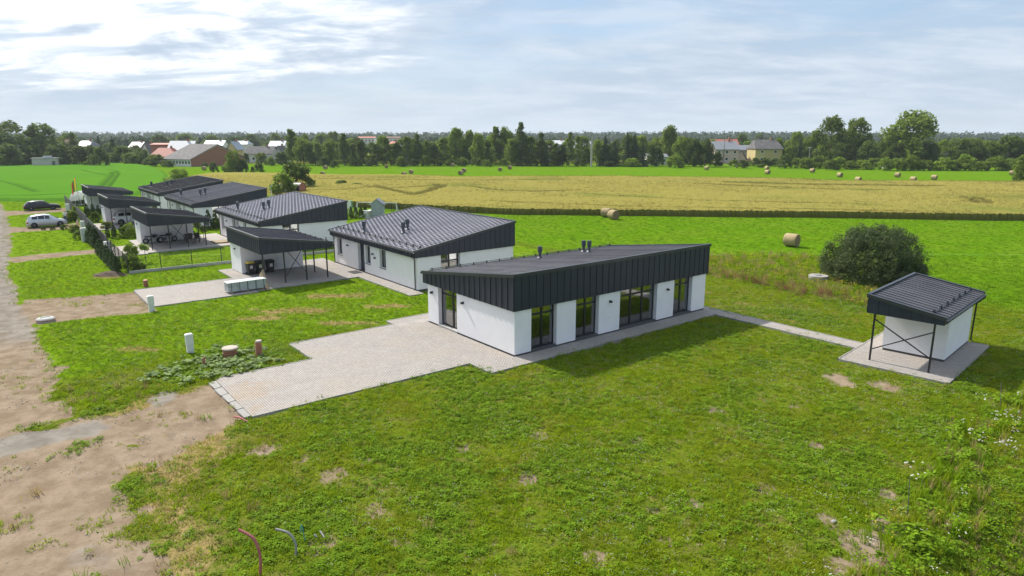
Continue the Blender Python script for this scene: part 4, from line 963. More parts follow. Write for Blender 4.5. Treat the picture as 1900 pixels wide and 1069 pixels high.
for a in [('dark shrub beside the tall white cabinet, upper left', 139, 431, 1.0, 1.5, 'ball'), ('dark shrub beside the tall white cabinet, lower right', 149, 444, 1.1, 1.7, 'ball'), ('dark shrub between silver car and fence', 133, 411, 1.6, 2.2, 'ball'), ('light shrub behind the dark fence near the person', 143, 402, 1.5, 1.8, 'balll'),
          ('yellow-green shrub at the white store wall of the motorcycle carport', 240, 441, 1.7, 2.2, 'balll'), ('low dark shrub in front of the white car', 199, 424, .9, 1.8, 'ball'), ('bright loose shrub inside the mesh fence corner', 244, 482, 1.5, 1.6, 'balll'), ('bright low shrub at the mesh fence corner, nearest the street', 247, 503, 1.4, 1.7, 'balll'), ('small dark shrub beside the round standard tree', 262, 500, .7, 1.0, 'ball'),
          ('dark shrub behind the fence near the timber wall', 178, 412, 1.4, 1.6, 'balld'), ('dry brown tuft on the verge by the silver car, left of three', 81, 427, .45, .6, 'balld'), ('dry brown tuft on the verge by the silver car, middle of three', 98, 427, .5, .7, 'balld'), ('dry brown tuft on the verge by the silver car, right of three', 118, 426, .6, 1.0, 'balld'), ('green shrub by the front of the fourth house', 292, 392, 1.1, 1.5, 'ball')]: shrub(*a)
# trees clipped to a ball on a thin stem
for x, y, lb in ((271, 487, 'small standard tree with round crown behind the mesh fence'), (367, 441, 'small standard tree at the low end of the motorcycle carport, left of two'), (379, 450, 'small standard tree at the low end of the motorcycle carport, right of two')):
    p = at(x, y); t = thing('standard_tree', lb, 'tree', p, 0, 'standard trees'); gen = np.random.default_rng(x)
    cs = [(.3 * gen.uniform(-1, 1), .3 * gen.uniform(-1, 1), 1.45 + .2 * gen.uniform(-1, 1)) for _ in range(22)]
    link('crown', leaf_cloud('crown', cs, [.22] * 22, 34, .06, M_LEAFL, gen), t); m = MB(); m.tube([(0, 0, -.05), (0, 0, 1.4)], [.03, .022], 6); m.build('trunk', M_BARK, t)

# the far wood on the horizon
def far_wood():
    gen = np.random.default_rng(77); cs = []; rs = []
    for k in range(7000):
        u = gen.uniform(-.86, .86); near = gen.uniform(0, 1) < .5
        d = gen.uniform(520, 760) if near else gen.uniform(1150, 1500)
        if near and not (-.84 < u < .02 or gen.uniform() < .3): continue
        h = gen.uniform(8, 13) * (1.0 if near else 1.25) * (.75 + .5 * float(fbm(np.array([u * d]), np.array([d]), 90, 4)[0]))
        for q in range(2 if near else 3): cs.append((u * d + gen.uniform(-2, 2), d + gen.uniform(-2, 2), h * (.25 + .33 * q))); rs.append(gen.uniform(2.2, 3.6) * (1 if near else 1.6))
    me = leaf_cloud('far_wood', cs, rs, 9, 2.1, leaf_mat('far_leaf', (0.036, 0.066, 0.026), (0.050, 0.088, 0.032), 0.35, 0, .02), gen)
    tag(link('far_wood', me), 'dark distant wood along the horizon', 'wood', kind='stuff')
far_wood()
# ------------------------------------------------------------------ the village behind the trees
def colour(n, c, rough=.8, **k): return mat(n, c, tuple(min(1, v * 1.2) for v in c), rough, scale=1.5, detail=6, **k)
V = {'white': colour('village_white_wall', (.62, .61, .58)), 'beige': colour('village_beige_wall', (.48, .40, .28)), 'yellow': colour('village_yellow_wall', (.46, .37, .17)), 'pink': colour('village_pink_wall', (.50, .40, .34)),
     'brick': colour('village_brick_wall', (.30, .12, .07)), 'grey': colour('village_grey_wall', (.34, .33, .31)),
     'rred': colour('red_roof', (.36, .12, .085), .7), 'rgrey': colour('grey_sheet_roof', (.17, .18, .20), .5), 'rdark': colour('old_slate_roof', (.085, .082, .085), .9, c3=(.15, .14, .13), s3=.8), 'rwhite': colour('bright_tin_roof', (.42, .44, .46), .5), 'rblue': colour('pale_tin_roof', (.27, .31, .36), .5), 'rbrown': colour('brown_roof', (.16, .085, .07), .8)}
M_DARKPANE = mat('far_pane', (.03, .035, .04), None, .12)
def village_house(label, x0, x1, base, eave, ridge, wall, roof, along=True, depth=9.0, rz=0.0, hip=0.0, chimney=True, win=(3, 1), cat='house', name='village_house', cut=0.0):
    """x0..x1 columns, rows of foot, eave and ridge; ridge runs along the view's x when along, else towards the viewer"""
    c = at((x0 + x1) / 2, base); dist = c.y; w = (x1 - x0) / 1250 * dist; he = rise(dist, eave); hr = max(rise(dist, ridge), he + .4)
    t = thing(name, label, cat, c, rz + (0 if along else math.pi / 2), 'houses of the village')
    lw, dw = (w, depth) if along else (depth, w)     # lw along the ridge
    m = MB(); a, b = lw / 2 - .15, dw / 2 - .3
    m.prism([(-b, -.3), (b, -.3), (b, he), (0, hr - .15 if not hip else he), (-b, he)], 0, -a, a); m.build('wall', V[wall], t)
    m = MB(); L2, W2_ = lw / 2 + .25, dw / 2 + .35; hx = hip * lw / 2; zl = he - .25 * (hr - he) / (dw / 2); th = .16
    for s in (-1, 1):
        p = [(-L2, s * W2_, zl), (L2, s * W2_, zl), (L2 - hx, 0, hr), (-L2 + hx, 0, hr)]
        m.hexa([*( [p[0], p[1], p[2], p[3]] if s < 0 else [p[1], p[0], p[3], p[2]] ), *[(q[0], q[1], q[2] + th) for q in ([p[0], p[1], p[2], p[3]] if s < 0 else [p[1], p[0], p[3], p[2]])]])
    if hip:
        for s in (-1, 1): m.add([(s * L2, -W2_, zl + th), (s * L2, W2_, zl + th), (s * (L2 - hx), 0, hr + th)], [(0, 1, 2) if s > 0 else (0, 2, 1)])
    r = m.build('roof', V[roof], t)
    if chimney: q = MB(); q.box((lw * .18, -.35, hr - .8), (lw * .18 + .7, .35, hr + 1.0)); q.build('chimney', V['brick'], r)
    n, rows = win
    for k in range(n):
        for j in range(rows):
            zc = he * (j + .62) / rows if rows > 1 else min(1.7, he * .55); ww, hh = .6, .62
            for face in ((0,) if along else (1,)):
                if face == 0: cx = -a + (k + .5) * 2 * a / n; A_, B_ = (cx - ww, -b - .05, zc - hh), (cx + ww, -b + .02, zc + hh); P_, Q_ = (cx - ww + .12, -b - .07, zc - hh + .12), (cx + ww - .12, -b - .045, zc + hh - .12)
                else: cy = -b + (k + .5) * 2 * b / n; A_, B_ = (-a - .05, cy - ww, zc - hh), (-a + .02, cy + ww, zc + hh); P_, Q_ = (-a - .07, cy - ww + .12, zc - hh + .12), (-a - .045, cy + ww - .12, zc + hh - .12)
                f = MB(); f.box(A_, B_); f = f.build('window', M_WHITEP, t); g = MB(); g.box(P_, Q_); g.build('pane', M_DARKPANE, f)
    return t, (a, b, he, hr)
for args, kw in [
 (('brown-roofed house below the small dark tree at far left', 105, 144, 297, 272, 258, 'grey', 'rbrown'), dict(win=(4, 1))),
 (('beige house with grey roof behind the lone dark tree at far left', 154, 179, 297, 271, 262, 'beige', 'rgrey'), dict(hip=.3, win=(3, 2))),
 (('small house with reddish front left of the steep A-frame', 250, 271, 293, 273, 264, 'pink', 'rgrey'), dict()),
 (('steep dark A-frame house with white gable edges', 271, 288, 296, 284, 266, 'white', 'rdark'), dict(along=False, win=(1, 1))),
 (('tall brick-red building behind the low red-roofed house', 291, 323, 297, 268.5, 266, 'brick', 'rred'), dict(win=(2, 1), chimney=False)),
 (('low house with rusty red hipped roof left of the barn', 288, 334, 301, 290, 275, 'grey', 'rred'), dict(hip=.45, win=(5, 1))),
 (('house with bright tin roof and dormer behind the barn', 321, 366, 299, 283, 262, 'grey', 'rwhite'), dict(win=(2, 1), depth=11)),
 (('house with pale tin roof behind the barn ridge', 386, 421, 290, 270, 261, 'white', 'rblue'), dict(win=(2, 1))),
 (('yellow-gabled house with white roof right of the barn', 429, 448, 299, 277, 263, 'yellow', 'rblue'), dict(along=False, win=(2, 1))),
 (('house with flat white roof behind the yellow gable', 440, 466, 292, 268, 262, 'white', 'rwhite'), dict(win=(2, 1), hip=.3)),
 (('long low house with dark roof and white wall among the bushes', 463, 512, 301, 285, 272, 'white', 'rdark'), dict(win=(5, 1))),
 (('house with blue-white roof left of the column-like tree', 505, 533, 293, 272, 262, 'white', 'rblue'), dict(win=(2, 1))),
 (('dark gabled house with white verge below the blue-white roof', 512, 534, 300, 289, 271, 'white', 'rdark'), dict(along=False, win=(2, 1))),
 (('white apartment block above the trees left of the nest pole', 667, 698, 283, 256, 254, 'white', 'rred'), dict(win=(5, 2), chimney=False, name='apartment_block', cat='building')),
 (('white apartment block above the trees directly left of the nest pole', 719, 744, 283, 256, 254, 'white', 'rbrown'), dict(win=(4, 2), chimney=False, name='apartment_block', cat='building')),
 (('little house with orange-red roof seen between the middle trees', 725, 739, 296, 269, 263, 'white', 'rred'), dict(win=(2, 1))),
 (('small bright-roofed house seen between trees left of the thin tall tree', 851, 866, 297, 267, 259, 'white', 'rwhite'), dict(win=(1, 1))),
 (('low bright-roofed outbuilding below the small bright-roofed house', 856, 876, 302, 281, 275, 'grey', 'rblue'), dict(win=(2, 1), chimney=False)),
 (('brown-roofed house seen between trees left of the thin tall tree', 930, 950, 298, 276, 263, 'brick', 'rbrown'), dict(win=(2, 1))),
 (('white flat-roofed house right of the thin tall tree', 1018, 1048, 299, 268, 261, 'white', 'rwhite'), dict(win=(4, 2), hip=.2)),
 (('long white building with bright roof behind the thin trees', 1040, 1096, 297, 274, 262, 'white', 'rwhite'), dict(win=(6, 2))),
 (('white garage building below the large round tree', 1198, 1234, 305, 291, 286, 'white', 'rgrey'), dict(win=(3, 1), chimney=False)),
 (('pinkish house with grey lower roof right of the dark trees', 1318, 1362, 302, 277, 263, 'pink', 'rgrey'), dict(win=(3, 2), depth=12)),
 (('red-roofed house rising behind the pinkish house', 1316, 1364, 297, 270, 259, 'pink', 'rred'), dict(win=(3, 1), depth=8)),
 (('small pink A-frame between the pinkish and the yellow house', 1357, 1379, 302, 295, 279, 'pink', 'rgrey'), dict(along=False, win=(1, 1), chimney=False)),
 (('yellow two-storey house with dark half-hipped roof', 1392, 1441, 303, 276, 260, 'yellow', 'rdark'), dict(win=(2, 2), hip=.22, depth=11)),
 (('dark grey roof seen between the pink and yellow houses', 1364, 1392, 299, 278, 270, 'grey', 'rgrey'), dict(win=(2, 1), chimney=False))]: village_house(*args, **kw)
# the long barn: dark worn roof, white strip of windows, brick gable
t, (a, b, he, hr) = village_house('long old barn with worn dark roof and brick gable', 345, 418, 306, 294, 268, 'white', 'rdark', depth=26, rz=R(-28), win=(9, 1), chimney=False, cat='barn', name='barn')
m = MB(); m.prism([(-b + .1, 0), (b - .1, 0), (b - .1, he), (0, hr - .4), (-b + .1, he)], 0, a, a + .06); m.build('gable', V['brick'], t)
# transformer hut and its pole
p = at(86, 309); t = thing('transformer_hut', 'small pale brick hut at the far edge of the green crop field', 'hut', p, R(20)); s = 35 / 1250 * p.length
m = MB(); m.box((-s * .45, -1.8, 0), (s * .45, 1.8, 3.0)); m.build('wall', colour('sand_lime_brick', (.46, .43, .38)), t); m = MB(); m.box((-s * .5, -2.1, 3.0), (s * .5, 2.1, 3.25)); r = m.build('roof', V['rgrey'], t)
m = MB(); m.box((-.6, -.7, 3.25), (2.2, .7, 3.95)); m.build('roof_hatch', V['rwhite'], t); m = MB(); m.box((s * .28, -1.86, .1), (s * .40, -1.8, 2.1)); m.build('door', V['rdark'], t)
M_POLE = mat('weathered_pole', (.24, .22, .19), (.33, .30, .26), .9, scale=2)
def utility_pole(label, x, base, top, arms=1, legs=0):
    p = at(x, base); h = rise(p.y, top); t = thing('utility_pole', label, 'pole', p, rng.uniform(-.5, .5), 'utility poles')
    m = MB(); m.tube([(0, 0, -.3), (0, 0, h)], [.2, .13], 8); m.build('pole', M_POLE, t)
    for s in (-1, 1)[:legs]: m = MB(); m.tube([(s * 2.2, s * .6, -.3), (s * .1, 0, h * .82)], [.17, .13], 7); m.build('prop', M_POLE, t)
    for k in range(arms):
        m = MB(); m.box((-1.1, -.06, h - .7 - k * .9), (1.1, .06, h - .55 - k * .9)); c = m.build('crossarm', M_POLE, t)
        for x_ in (-.95, -.35, .35, .95): m = MB(); m.lathe([(.05, 0), (.08, .08), (.06, .2), (.02, .24)], (x_, 0, h - .55 - k * .9), 8); m.build('insulator', M_WHITEP, c)
utility_pole('propped power pole at far left beside the pale hut', 38, 308, 268, 1, 2)
utility_pole('power pole in front of the pinkish house', 1342, 303, 257)
utility_pole('power pole among shrubs right of the yellow house', 1500, 307, 272)
utility_pole('power pole half hidden right of the huge broad tree', 1752, 309, 283)
p = at(754, 307); h = rise(p.y, 269); t = thing('nest_pole', 'lone pole carrying a big stork nest before the far tree line', 'pole', p)
m = MB(); m.tube([(0, 0, -.3), (0, 0, h - .6)], [.2, .15], 8); m.build('pole', M_POLE, t); m = MB(); m.lathe([(.4, -.75), (1.0, -.4), (1.15, 0), (.8, .1), (.3, .05)], (0, 0, h), 12); m.build('nest', mat('twig_nest', (.07, .055, .04), None, .95, scale=9, bump=.8), t)
p = at(1097, 309); h = rise(p.y, 263); t = thing('chimney_stack', 'thin white chimney standing right of the long white building', 'chimney', p); m = MB(); m.lathe([(.38, -.3), (.33, h * .8), (.30, h)], (0, 0, 0), 10); m.build('shaft', V['grey'], t); m = MB(); m.lathe([(.36, 0), (.36, .4)], (0, 0, h - .2), 10); m.build('rim', V['grey'], t)
p = at(1642, 312); t = thing('site_cabin', 'small white cabin between the bushes below the huge broad tree', 'cabin', p, .2); m = MB(); m.box((-1.5, -1.2, 0), (1.5, 1.2, 2.3)); m.build('wall', V['white'], t); m = MB(); m.box((-1.65, -1.35, 2.3), (1.65, 1.35, 2.45)); m.build('roof', V['rgrey'], t)

# ------------------------------------------------------------------ hay bales
M_HAY = mat('hay', (.30, .225, .115), (.44, .345, .19), .95, scale=7, detail=8, bump=.9, bscale=18, rand=.12)
M_HAYEND = mat('hay_end', (.17, .12, .065), (.27, .20, .11), .95, scale=9, detail=8, bump=.9, bscale=20, rand=.12)
def bale_meshes():
    gen = np.random.default_rng(9); n = 28; r = .66; L = .62; m = MB(); rows = [(-L, .94), (-L * .82, 1.0), (-L * .4, 1.01), (0, .995), (L * .4, 1.01), (L * .82, 1.0), (L, .94)]
    vs = [(y, r * k * math.cos(2 * math.pi * j / n) * (1 + gen.uniform(-.015, .015)), r + r * k * math.sin(2 * math.pi * j / n) * (.97 if math.sin(2 * math.pi * j / n) < -.9 else 1) * (1 + gen.uniform(-.012, .012))) for y, k in rows for j in range(n)]
    m.add(vs, [(i * n + j, i * n + (j + 1) % n, (i + 1) * n + (j + 1) % n, (i + 1) * n + j) for i in range(6) for j in range(n)])
    e = MB()
    for s in (-1, 1):
        rings = [(.94, 0), (.8, .012), (.62, -.02), (.45, .015), (.28, -.02), (.1, .01)]; vs = [(s * (L + d), r * k * math.cos(2 * math.pi * j / n), r + r * k * math.sin(2 * math.pi * j / n)) for k, d in rings for j in range(n)]
        e.add(vs, [(i * n + j, i * n + (j + 1) % n, (i + 1) * n + (j + 1) % n, (i + 1) * n + j) for i in range(5) for j in range(n)] + [tuple(range(5 * n, 6 * n))])
    return m.mesh('roll', M_HAY, True), e.mesh('end_face', M_HAYEND)
roll, endf = bale_meshes()
def bale(label, x, y, rz, sc=1.0):
    t = thing('hay_bale', label, 'hay bale', at(x, y), rz, 'round hay bales on the meadow'); link('roll', roll, t, scale=(sc,) * 3); link('end_face', endf, t, scale=(sc,) * 3)
bale('round hay bale on the near meadow close to the wheat, left of a pair', 1125, 403, R(-35)); bale('round hay bale on the near meadow close to the wheat, right of a pair', 1138, 407, R(-60)); bale('single round hay bale on the near meadow, left of the big willow bush', 1468, 457.5, R(-48), 1.05)
FAR_BALES = [(379, 316), (599, 327), (604, 314), (717, 312.5), (750, 327.5), (763, 323), (840, 309.5), (855, 325), (861, 320), (928, 318), (946, 314.5), (1311, 315.5), (1423, 315.5), (1424, 323.5), (1507, 320.5), (1558, 329), (1592, 338), (1665, 329), (1694, 337.5), (1733, 334), (1877, 325)]
for i, (x, y) in enumerate(FAR_BALES): bale(f'round hay bale on the far meadow, {ordinal(i + 1)} from the left', x, y, R(rng.uniform(-75, -30)) if x > 1000 else R(rng.uniform(-130, -80)), 1.0)

# ------------------------------------------------------------------ street side: fences, cabinets, risers
M_FENCE = mat('dark_fence', (.016, .019, .024), (.022, .026, .032), .5)
M_INFILL = mat('fence_infill', (.020, .026, .034), (.030, .037, .048), .6, scale=2, rand=.15)
def post_mesh(h): b = MB(); b.box((-.03, -.03, -.2), (.03, .03, h)); return b.mesh('post', M_FENCE)
def wire_mesh(w, h):
    b = MB()
    for k in range(int(w / .1) + 1): b.box((k * .1 - .003, -.003, .12), (k * .1 + .003, .003, h))
    for k in range(7): z = .14 + k * (h - .16) / 6; b.box((0, -.011, z - .005), (w, -.004, z + .005))
    return b.mesh('wire_panel', M_FENCE)
def slat_mesh(w, h):
    b = MB(); n = 9
    for k in range(n): z = .1 + k * (h - .1) / n; b.box((.0, -.015, z), (w, .015, z + (h - .1) / n - .015))
    b.box((0, -.004, .1), (w, .004, h - .02)); return b.mesh('infill_panel', M_INFILL)
def fence(label, pts, h, kind, base, name='fence', pitch=2.5, skip=()):
    a = W3(*pts[0]); b = W3(*pts[1]); L = (b - a).length; n = max(1, round(L / pitch)); w = L / n
    t = thing(name, label, 'fence', a, math.atan2(b.y - a.y, b.x - a.x), 'plot fences'); pm = post_mesh(h + .06); fm = (wire_mesh if kind == 'wire' else slat_mesh)(w - .06, h)
    if base: bb = MB(); bb.box((-.02, -.04, -.2), (w - .02, .04, .26)); bb = bb.mesh('base_board', M_CONC)
    for i in range(n + 1):
        link('post', pm, t, (i * w, 0, 0))
        if i < n and i not in skip:
            link('wire_panel' if kind == 'wire' else 'infill_panel', fm, t, (i * w + .03, 0, 0))
            if base: link('base_board', bb, t, (i * w + .02, .0, 0))
fence('see-through mesh fence with concrete base between second and third plots', [(-12.2, 37.55), (20.5, 37.4)], 1.55, 'wire', True)
fence('see-through mesh fence along the street behind the thuja hedge', [(-12.2, 37.6), (-11.9, 51.0)], 1.55, 'wire', False)
fence('dark solid slat fence along the street, nearest stretch behind the tall cabinet', [(-11.8, 52.0), (-11.3, 72.0)], 1.6, 'slat', False)
fence('dark solid slat fence along the street, middle stretch by the silver car', [(-11.1, 74.5), (-10.6, 94.5)], 1.6, 'slat', False)
fence('dark solid slat fence along the street, farthest stretch by the black car', [(-10.5, 97.5), (-10.1, 112)], 1.6, 'slat', False)
fence('mesh fence behind the houses along the meadow', [(28.6, 48), (28.6, 72)], 1.5, 'wire', False)
fence('dark boundary fence behind the fourth house', [(10.5, 82.5), (22, 82.5)], 1.6, 'slat', False)
M_CAB = mat('cabinet_plastic', (.66, .66, .62), (.72, .72, .69), .6, scale=2, rand=.03)
def cabinet(label, lx, ly, w, d, h, rz=0):
    t = thing('meter_cabinet', label, 'cabinet', W3(lx, ly), PLOT + rz, 'white meter cabinets')
    m = MB(); m.box((-w / 2, -d / 2, -.1), (w / 2, d / 2, h * .44)); m.build('base', M_CAB, t); m = MB(); m.box((-w / 2 - .012, -d / 2 - .012, h * .445), (w / 2 + .012, d / 2 + .012, h - .05)); b = m.build('body', M_CAB, t)
    m = MB(); m.hexa([(-w / 2 - .03, -d / 2 - .03, h - .049), (w / 2 + .03, -d / 2 - .03, h - .049), (w / 2 + .03, d / 2 + .03, h - .049), (-w / 2 - .03, d / 2 + .03, h - .049), (-w / 2 + .02, -d / 2 + .02, h), (w / 2 - .02, -d / 2 + .02, h), (w / 2 - .02, d / 2 - .02, h), (-w / 2 + .02, d / 2 - .02, h)]); m.build('lid', M_CAB, t)
    m = MB(); m.box((-w / 2 - .018, -d / 2 + .03, h * .5), (-w / 2 - .013, d / 2 - .03, h - .09)); m.build('door', M_CAB, t)
cabinet('white meter cabinet on the lawn beside the orange manhole riser', -13.38, 11.45, .34, .26, 1.08)
cabinet('white meter cabinet at the corner of the second driveway', -13.2, 22.7, .34, .26, 1.05)
cabinet('tall pale cabinet beside the thujas on the third plot', -12.75, 61.0, .75, .35, 1.55)
cabinet('small white cabinet behind the tall pale cabinet near the child', -11.75, 72.6, .4, .35, 1.1)
cabinet('low white cabinet half hidden at the thuja hedge gap', -11.75, 52.2, .6, .4, 1.0)
cabinet('white cabinet at the fence near the black car', -11.0, 98.2, .5, .4, 1.2)
M_TERRA = mat('orange_brown_pipe', (.30, .115, .07), (.38, .16, .10), .7, scale=4, rand=.1)
M_RISERTOP = mat('riser_cap', (.36, .31, .26), None, .85)
def riser(label, x, y, r, h, cover=None, rib=.07, lean=0):
    t = thing('manhole_riser', label, 'riser pipe', at(x, y), 0, 'riser pipes'); t.rotation_euler = (lean, lean * .5, 0); pr = [(r, -.2)]; z = 0.0
    while z < h - rib: pr += [(r, z), (r * 1.07, z + rib * .2), (r * 1.07, z + rib * .6), (r, z + rib * .75)]; z += rib
    pr += [(r, h)]; m = MB(); m.lathe(pr, (0, 0, 0), 20); m.build('pipe', M_TERRA, t)
    if cover: m = MB(); m.lathe([(r * cover, 0), (r * cover, .05), (r * cover * .9, .085), (r * .3, .095)], (.03, 0, h), 20); m.build('cover', M_RISERTOP, t)
riser('wide ribbed orange riser with concrete lid among burdock leaves', 427, 661, .33, .42, 1.28, .12); riser('narrow tall orange riser standing right of the concrete-lidded one', 481, 660, .16, .78, 1.04, .06, .03); riser('leaning orange riser on the verge left of the second driveway', 271, 532, .16, .55, None, .06, .12)
p = at(378, 679); t = thing('marker_stake', 'short orange-brown plank stake left of the riser pipes', 'stake', p, .5); t.rotation_euler = (.05, .1, .5); m = MB(); m.hexa([(-.08, -.02, -.1), (.08, -.02, -.1), (.08, .02, -.1), (-.08, .02, -.1), (-.07, -.018, .42), (.06, -.018, .50), (.06, .018, .50), (-.07, .018, .42)]); m.build('board', M_TERRA, t)
p = at(85, 595); t = thing('manhole_ring', 'flat grey manhole ring with rubble at the track corner', 'manhole', p); m = MB(); m.lathe([(.52, -.1), (.52, .14), (.44, .2), (.3, .2), (.28, .16)], (0, 0, 0), 20); m.build('ring', M_CONC, t); m = MB(); m.lathe([(.50, .02), (.535, .04), (.535, .08), (.5, .1)], (0, 0, 0), 20); m.build('band', M_TERRA, t)
p = at(1518, 521); t = thing('well_ring', 'white concrete well ring in tall grass left of the willow bush', 'well', p); m = MB(); m.lathe([(.75, -.2), (.75, .42), (.72, .46), (.3, .46), (.25, .43)], (0, 0, 0), 24); m.build('ring', M_KERB, t); m = MB(); m.lathe([(.24, 0), (.24, .06), (.1, .07)], (0, 0, .43), 14); m.build('lid', M_STEELGREY, t)
# ------------------------------------------------------------------ cars
M_TYRE = mat('tyre', (.012, .012, .013), None, .85); M_RIM = mat('alloy', (.42, .43, .45), None, .3, metal=.8); M_CARGLASS = mat('car_glass', (.012, .015, .018), None, .06, spec=.8)
M_LAMPR = mat('tail_lamp', (.30, .015, .012), None, .25); M_LAMPW = mat('head_lamp', (.55, .57, .6), None, .12); M_DARKTRIM = mat('car_trim', (.02, .02, .022), None, .6)
def paint(n, c, metal=.4): return mat(n, c, tuple(v * 1.03 for v in c), .32, metal=metal, scale=2, coat=.8)
def car(name, label, lx, ly, length, width, height, body, st, glass_from, wb, rz=0.0, clear=.18, wr=.32):
    """st: stations (x fraction from the tail, deck height, roof height or None, width factor)"""
    t = thing(name, label, 'car', W3(lx, ly, .0), PLOT + rz, 'parked cars'); hw = width / 2; rings = []
    for f, deck, roof, k in st:
        x = (f - .5) * length; w = hw * k; r = roof if roof else deck + .012
        rings.append([(x, 0, clear), (x, w * .86, clear), (x, w * .97, clear + .12), (x, w, deck * .62), (x, w * .97, deck), (x, w * (.93 if roof else .90), deck + (r - deck) * .12 + .004), (x, w * (.76 if roof else .8), r - (.07 if roof else .0)), (x, w * (.66 if roof else .6), r), (x, 0, r + .02)])
    n = 9; m = MB(); g = MB()
    def ring_full(rg): return rg + [(p[0], -p[1], p[2]) for p in rg[-2:0:-1]]
    R_ = [ring_full(r) for r in rings]; N_ = len(R_[0]); m.v = [p for r in R_ for p in r]
    gl = [5, N_ - 6]
    for i in range(len(R_) - 1):
        for j in range(N_): m.f.append((i * N_ + j, i * N_ + (j + 1) % N_, (i + 1) * N_ + (j + 1) % N_, (i + 1) * N_ + j))
    m.f += [tuple(range(N_))[::-1], tuple(range((len(R_) - 1) * N_, len(R_) * N_))]
    me = m.mesh('body', body, True); fix_normals(me); link('body', me, t)
    # side windows, screen and rear window set into the cabin
    cab = [i for i, s in enumerate(st) if s[2]]
    def off(p, s): return (p[0], p[1] + s * .012, p[2] + .004)
    for s in (1, -1):
        for k in range(len(cab) - 1):
            i = cab[k]; a, b = rings[i], rings[i + 1]
            def L_(p, q, u): return tuple(p[c] + (q[c] - p[c]) * u for c in range(3))
            e0, e1 = (.06 if k else .12), (.94 if k < len(cab) - 2 else .90)
            q = [L_(L_(a[5], b[5], e0), L_(a[6], b[6], e0), .08), L_(L_(a[5], b[5], e1), L_(a[6], b[6], e1), .08), L_(L_(a[5], b[5], e1), L_(a[6], b[6], e1), .92), L_(L_(a[5], b[5], e0), L_(a[6], b[6], e0), .92)]
            q = [off((p[0], p[1] * s, p[2]), s) for p in q]; b_ = MB(); b_.add(q, [(0, 1, 2, 3) if s < 0 else (3, 2, 1, 0)]); b_.build('side_window', M_CARGLASS, t)
    for nm, i0, i1 in (('windscreen', cab[-1], cab[-1] + 1), ('rear_window', cab[0], cab[0] - 1)):
        a, b = rings[i0], rings[i1]; up = .012
        q = [(a[7][0], a[7][1] * .95, a[7][2] + up - .03), (a[7][0], -a[7][1] * .95, a[7][2] + up - .03), (b[5][0], -b[5][1] * .86, b[5][2] + up + .03), (b[5][0], b[5][1] * .86, b[5][2] + up + .03)]
        dx = .03 if nm == 'windscreen' else -.03; q = [(p[0] + dx, p[1], p[2] + .012) for p in q]; b_ = MB(); b_.add(q, [(0, 1, 2, 3)]); b_.build(nm, M_CARGLASS, t)
    xr, xf = -length / 2 + (length - wb) * .48, -length / 2 + (length - wb) * .48 + wb
    ar = MB(); ar.lathe([(wr * 1.17, -.02), (wr * 1.17, .0), (wr * 1.08, .012)], (0, 0, 0), 22); arm = ar.mesh('wheel_arch', M_DARKTRIM)
    ty = MB(); ty.lathe([(wr * .62, -.10), (wr * .92, -.11), (wr, -.07), (wr, .07), (wr * .92, .11), (wr * .62, .10)], (0, 0, 0), 24); tym = ty.mesh('tyre', M_TYRE, True)
    ri = MB(); ri.lathe([(wr * .66, .06), (wr * .66, .105), (wr * .58, .09), (wr * .2, .10), (wr * .12, .115)], (0, 0, 0), 20)
    for k in range(5): a_ = k * 1.2566; ri.box((-.0, -.0, .0), (.0, .0, .0)) if 0 else None
    rim = ri.mesh('rim', M_RIM, True)
    for x in (xr, xf):
        for s in (-1, 1):
            rot = (math.pi / 2 * -s, 0, 0)
            link('wheel_arch', arm, t, (x, s * (hw * .985), wr), rot)
            w = bpy.data.objects.new('wheel', tym); COL.objects.link(w); w.parent = t; w.location = (x, s * (hw - .085), wr); w.rotation_euler = rot; link('rim', rim, w)
    x0, x1 = -length / 2, length / 2; d0 = st[1][1]
    for s in (-1, 1):
        b_ = MB(); b_.box((x0 - .012, s * hw * .62, d0 * .70), (x0 + .16, s * hw * .965, d0 * .95)); b_.build('tail_light', M_LAMPR, t)
        b_ = MB(); b_.hexa([(x1 - .30, s * hw * .60 - .05, .58), (x1 - .045, s * hw * .60 - .05, .56), (x1 - .10, s * hw * .80 + .08, .56), (x1 - .38, s * hw * .80 + .08, .60), (x1 - .34, s * hw * .60 - .05, .70), (x1 - .12, s * hw * .60 - .05, .67), (x1 - .18, s * hw * .80 + .08, .67), (x1 - .42, s * hw * .80 + .08, .72)]); b_.build('headlight', M_LAMPW, t)
        b_ = MB(); mx = rings[cab[-1]][5][0] - .1; b_.box((mx - .06, s * (hw * .96), st[cab[-1]][1] + .03), (mx + .08, s * (hw * 1.09), st[cab[-1]][1] + .17)); b_.build('mirror', body, t)
    for x, s in ((x0 - .02, 1), (x1 + .0, -1)):
        b_ = MB(); b_.box((x - .01, -hw * .8, clear + .03), (x + .05 * s, hw * .8, clear + .20)); b_.build('bumper', M_DARKTRIM, t)
    b_ = MB(); b_.box((x0 - .03, -.26, .62), (x0 - .012, .26, .73)); b_.build('number_plate', M_WHITEP, t)
    return t
MPV = [(0.0, .62, None, .84), (.02, .80, None, .93), (.035, .96, None, .95), (.12, .97, 1.46, .96), (.28, .95, 1.57, 1.0), (.45, .93, 1.60, 1.0), (.58, .92, 1.53, 1.0), (.79, .93, None, .99), (.91, .83, None, .93), (.985, .64, None, .80), (1.0, .5, None, .76)]
EST = [(0.0, .62, None, .86), (.03, .82, None, .94), (.05, .90, None, .96), (.13, .91, 1.36, .98), (.30, .90, 1.44, 1.0), (.46, .88, 1.45, 1.0), (.58, .87, 1.38, 1.0), (.71, .87, None, 1.0), (.90, .78, None, .96), (.98, .62, None, .86), (1.0, .46, None, .78)]
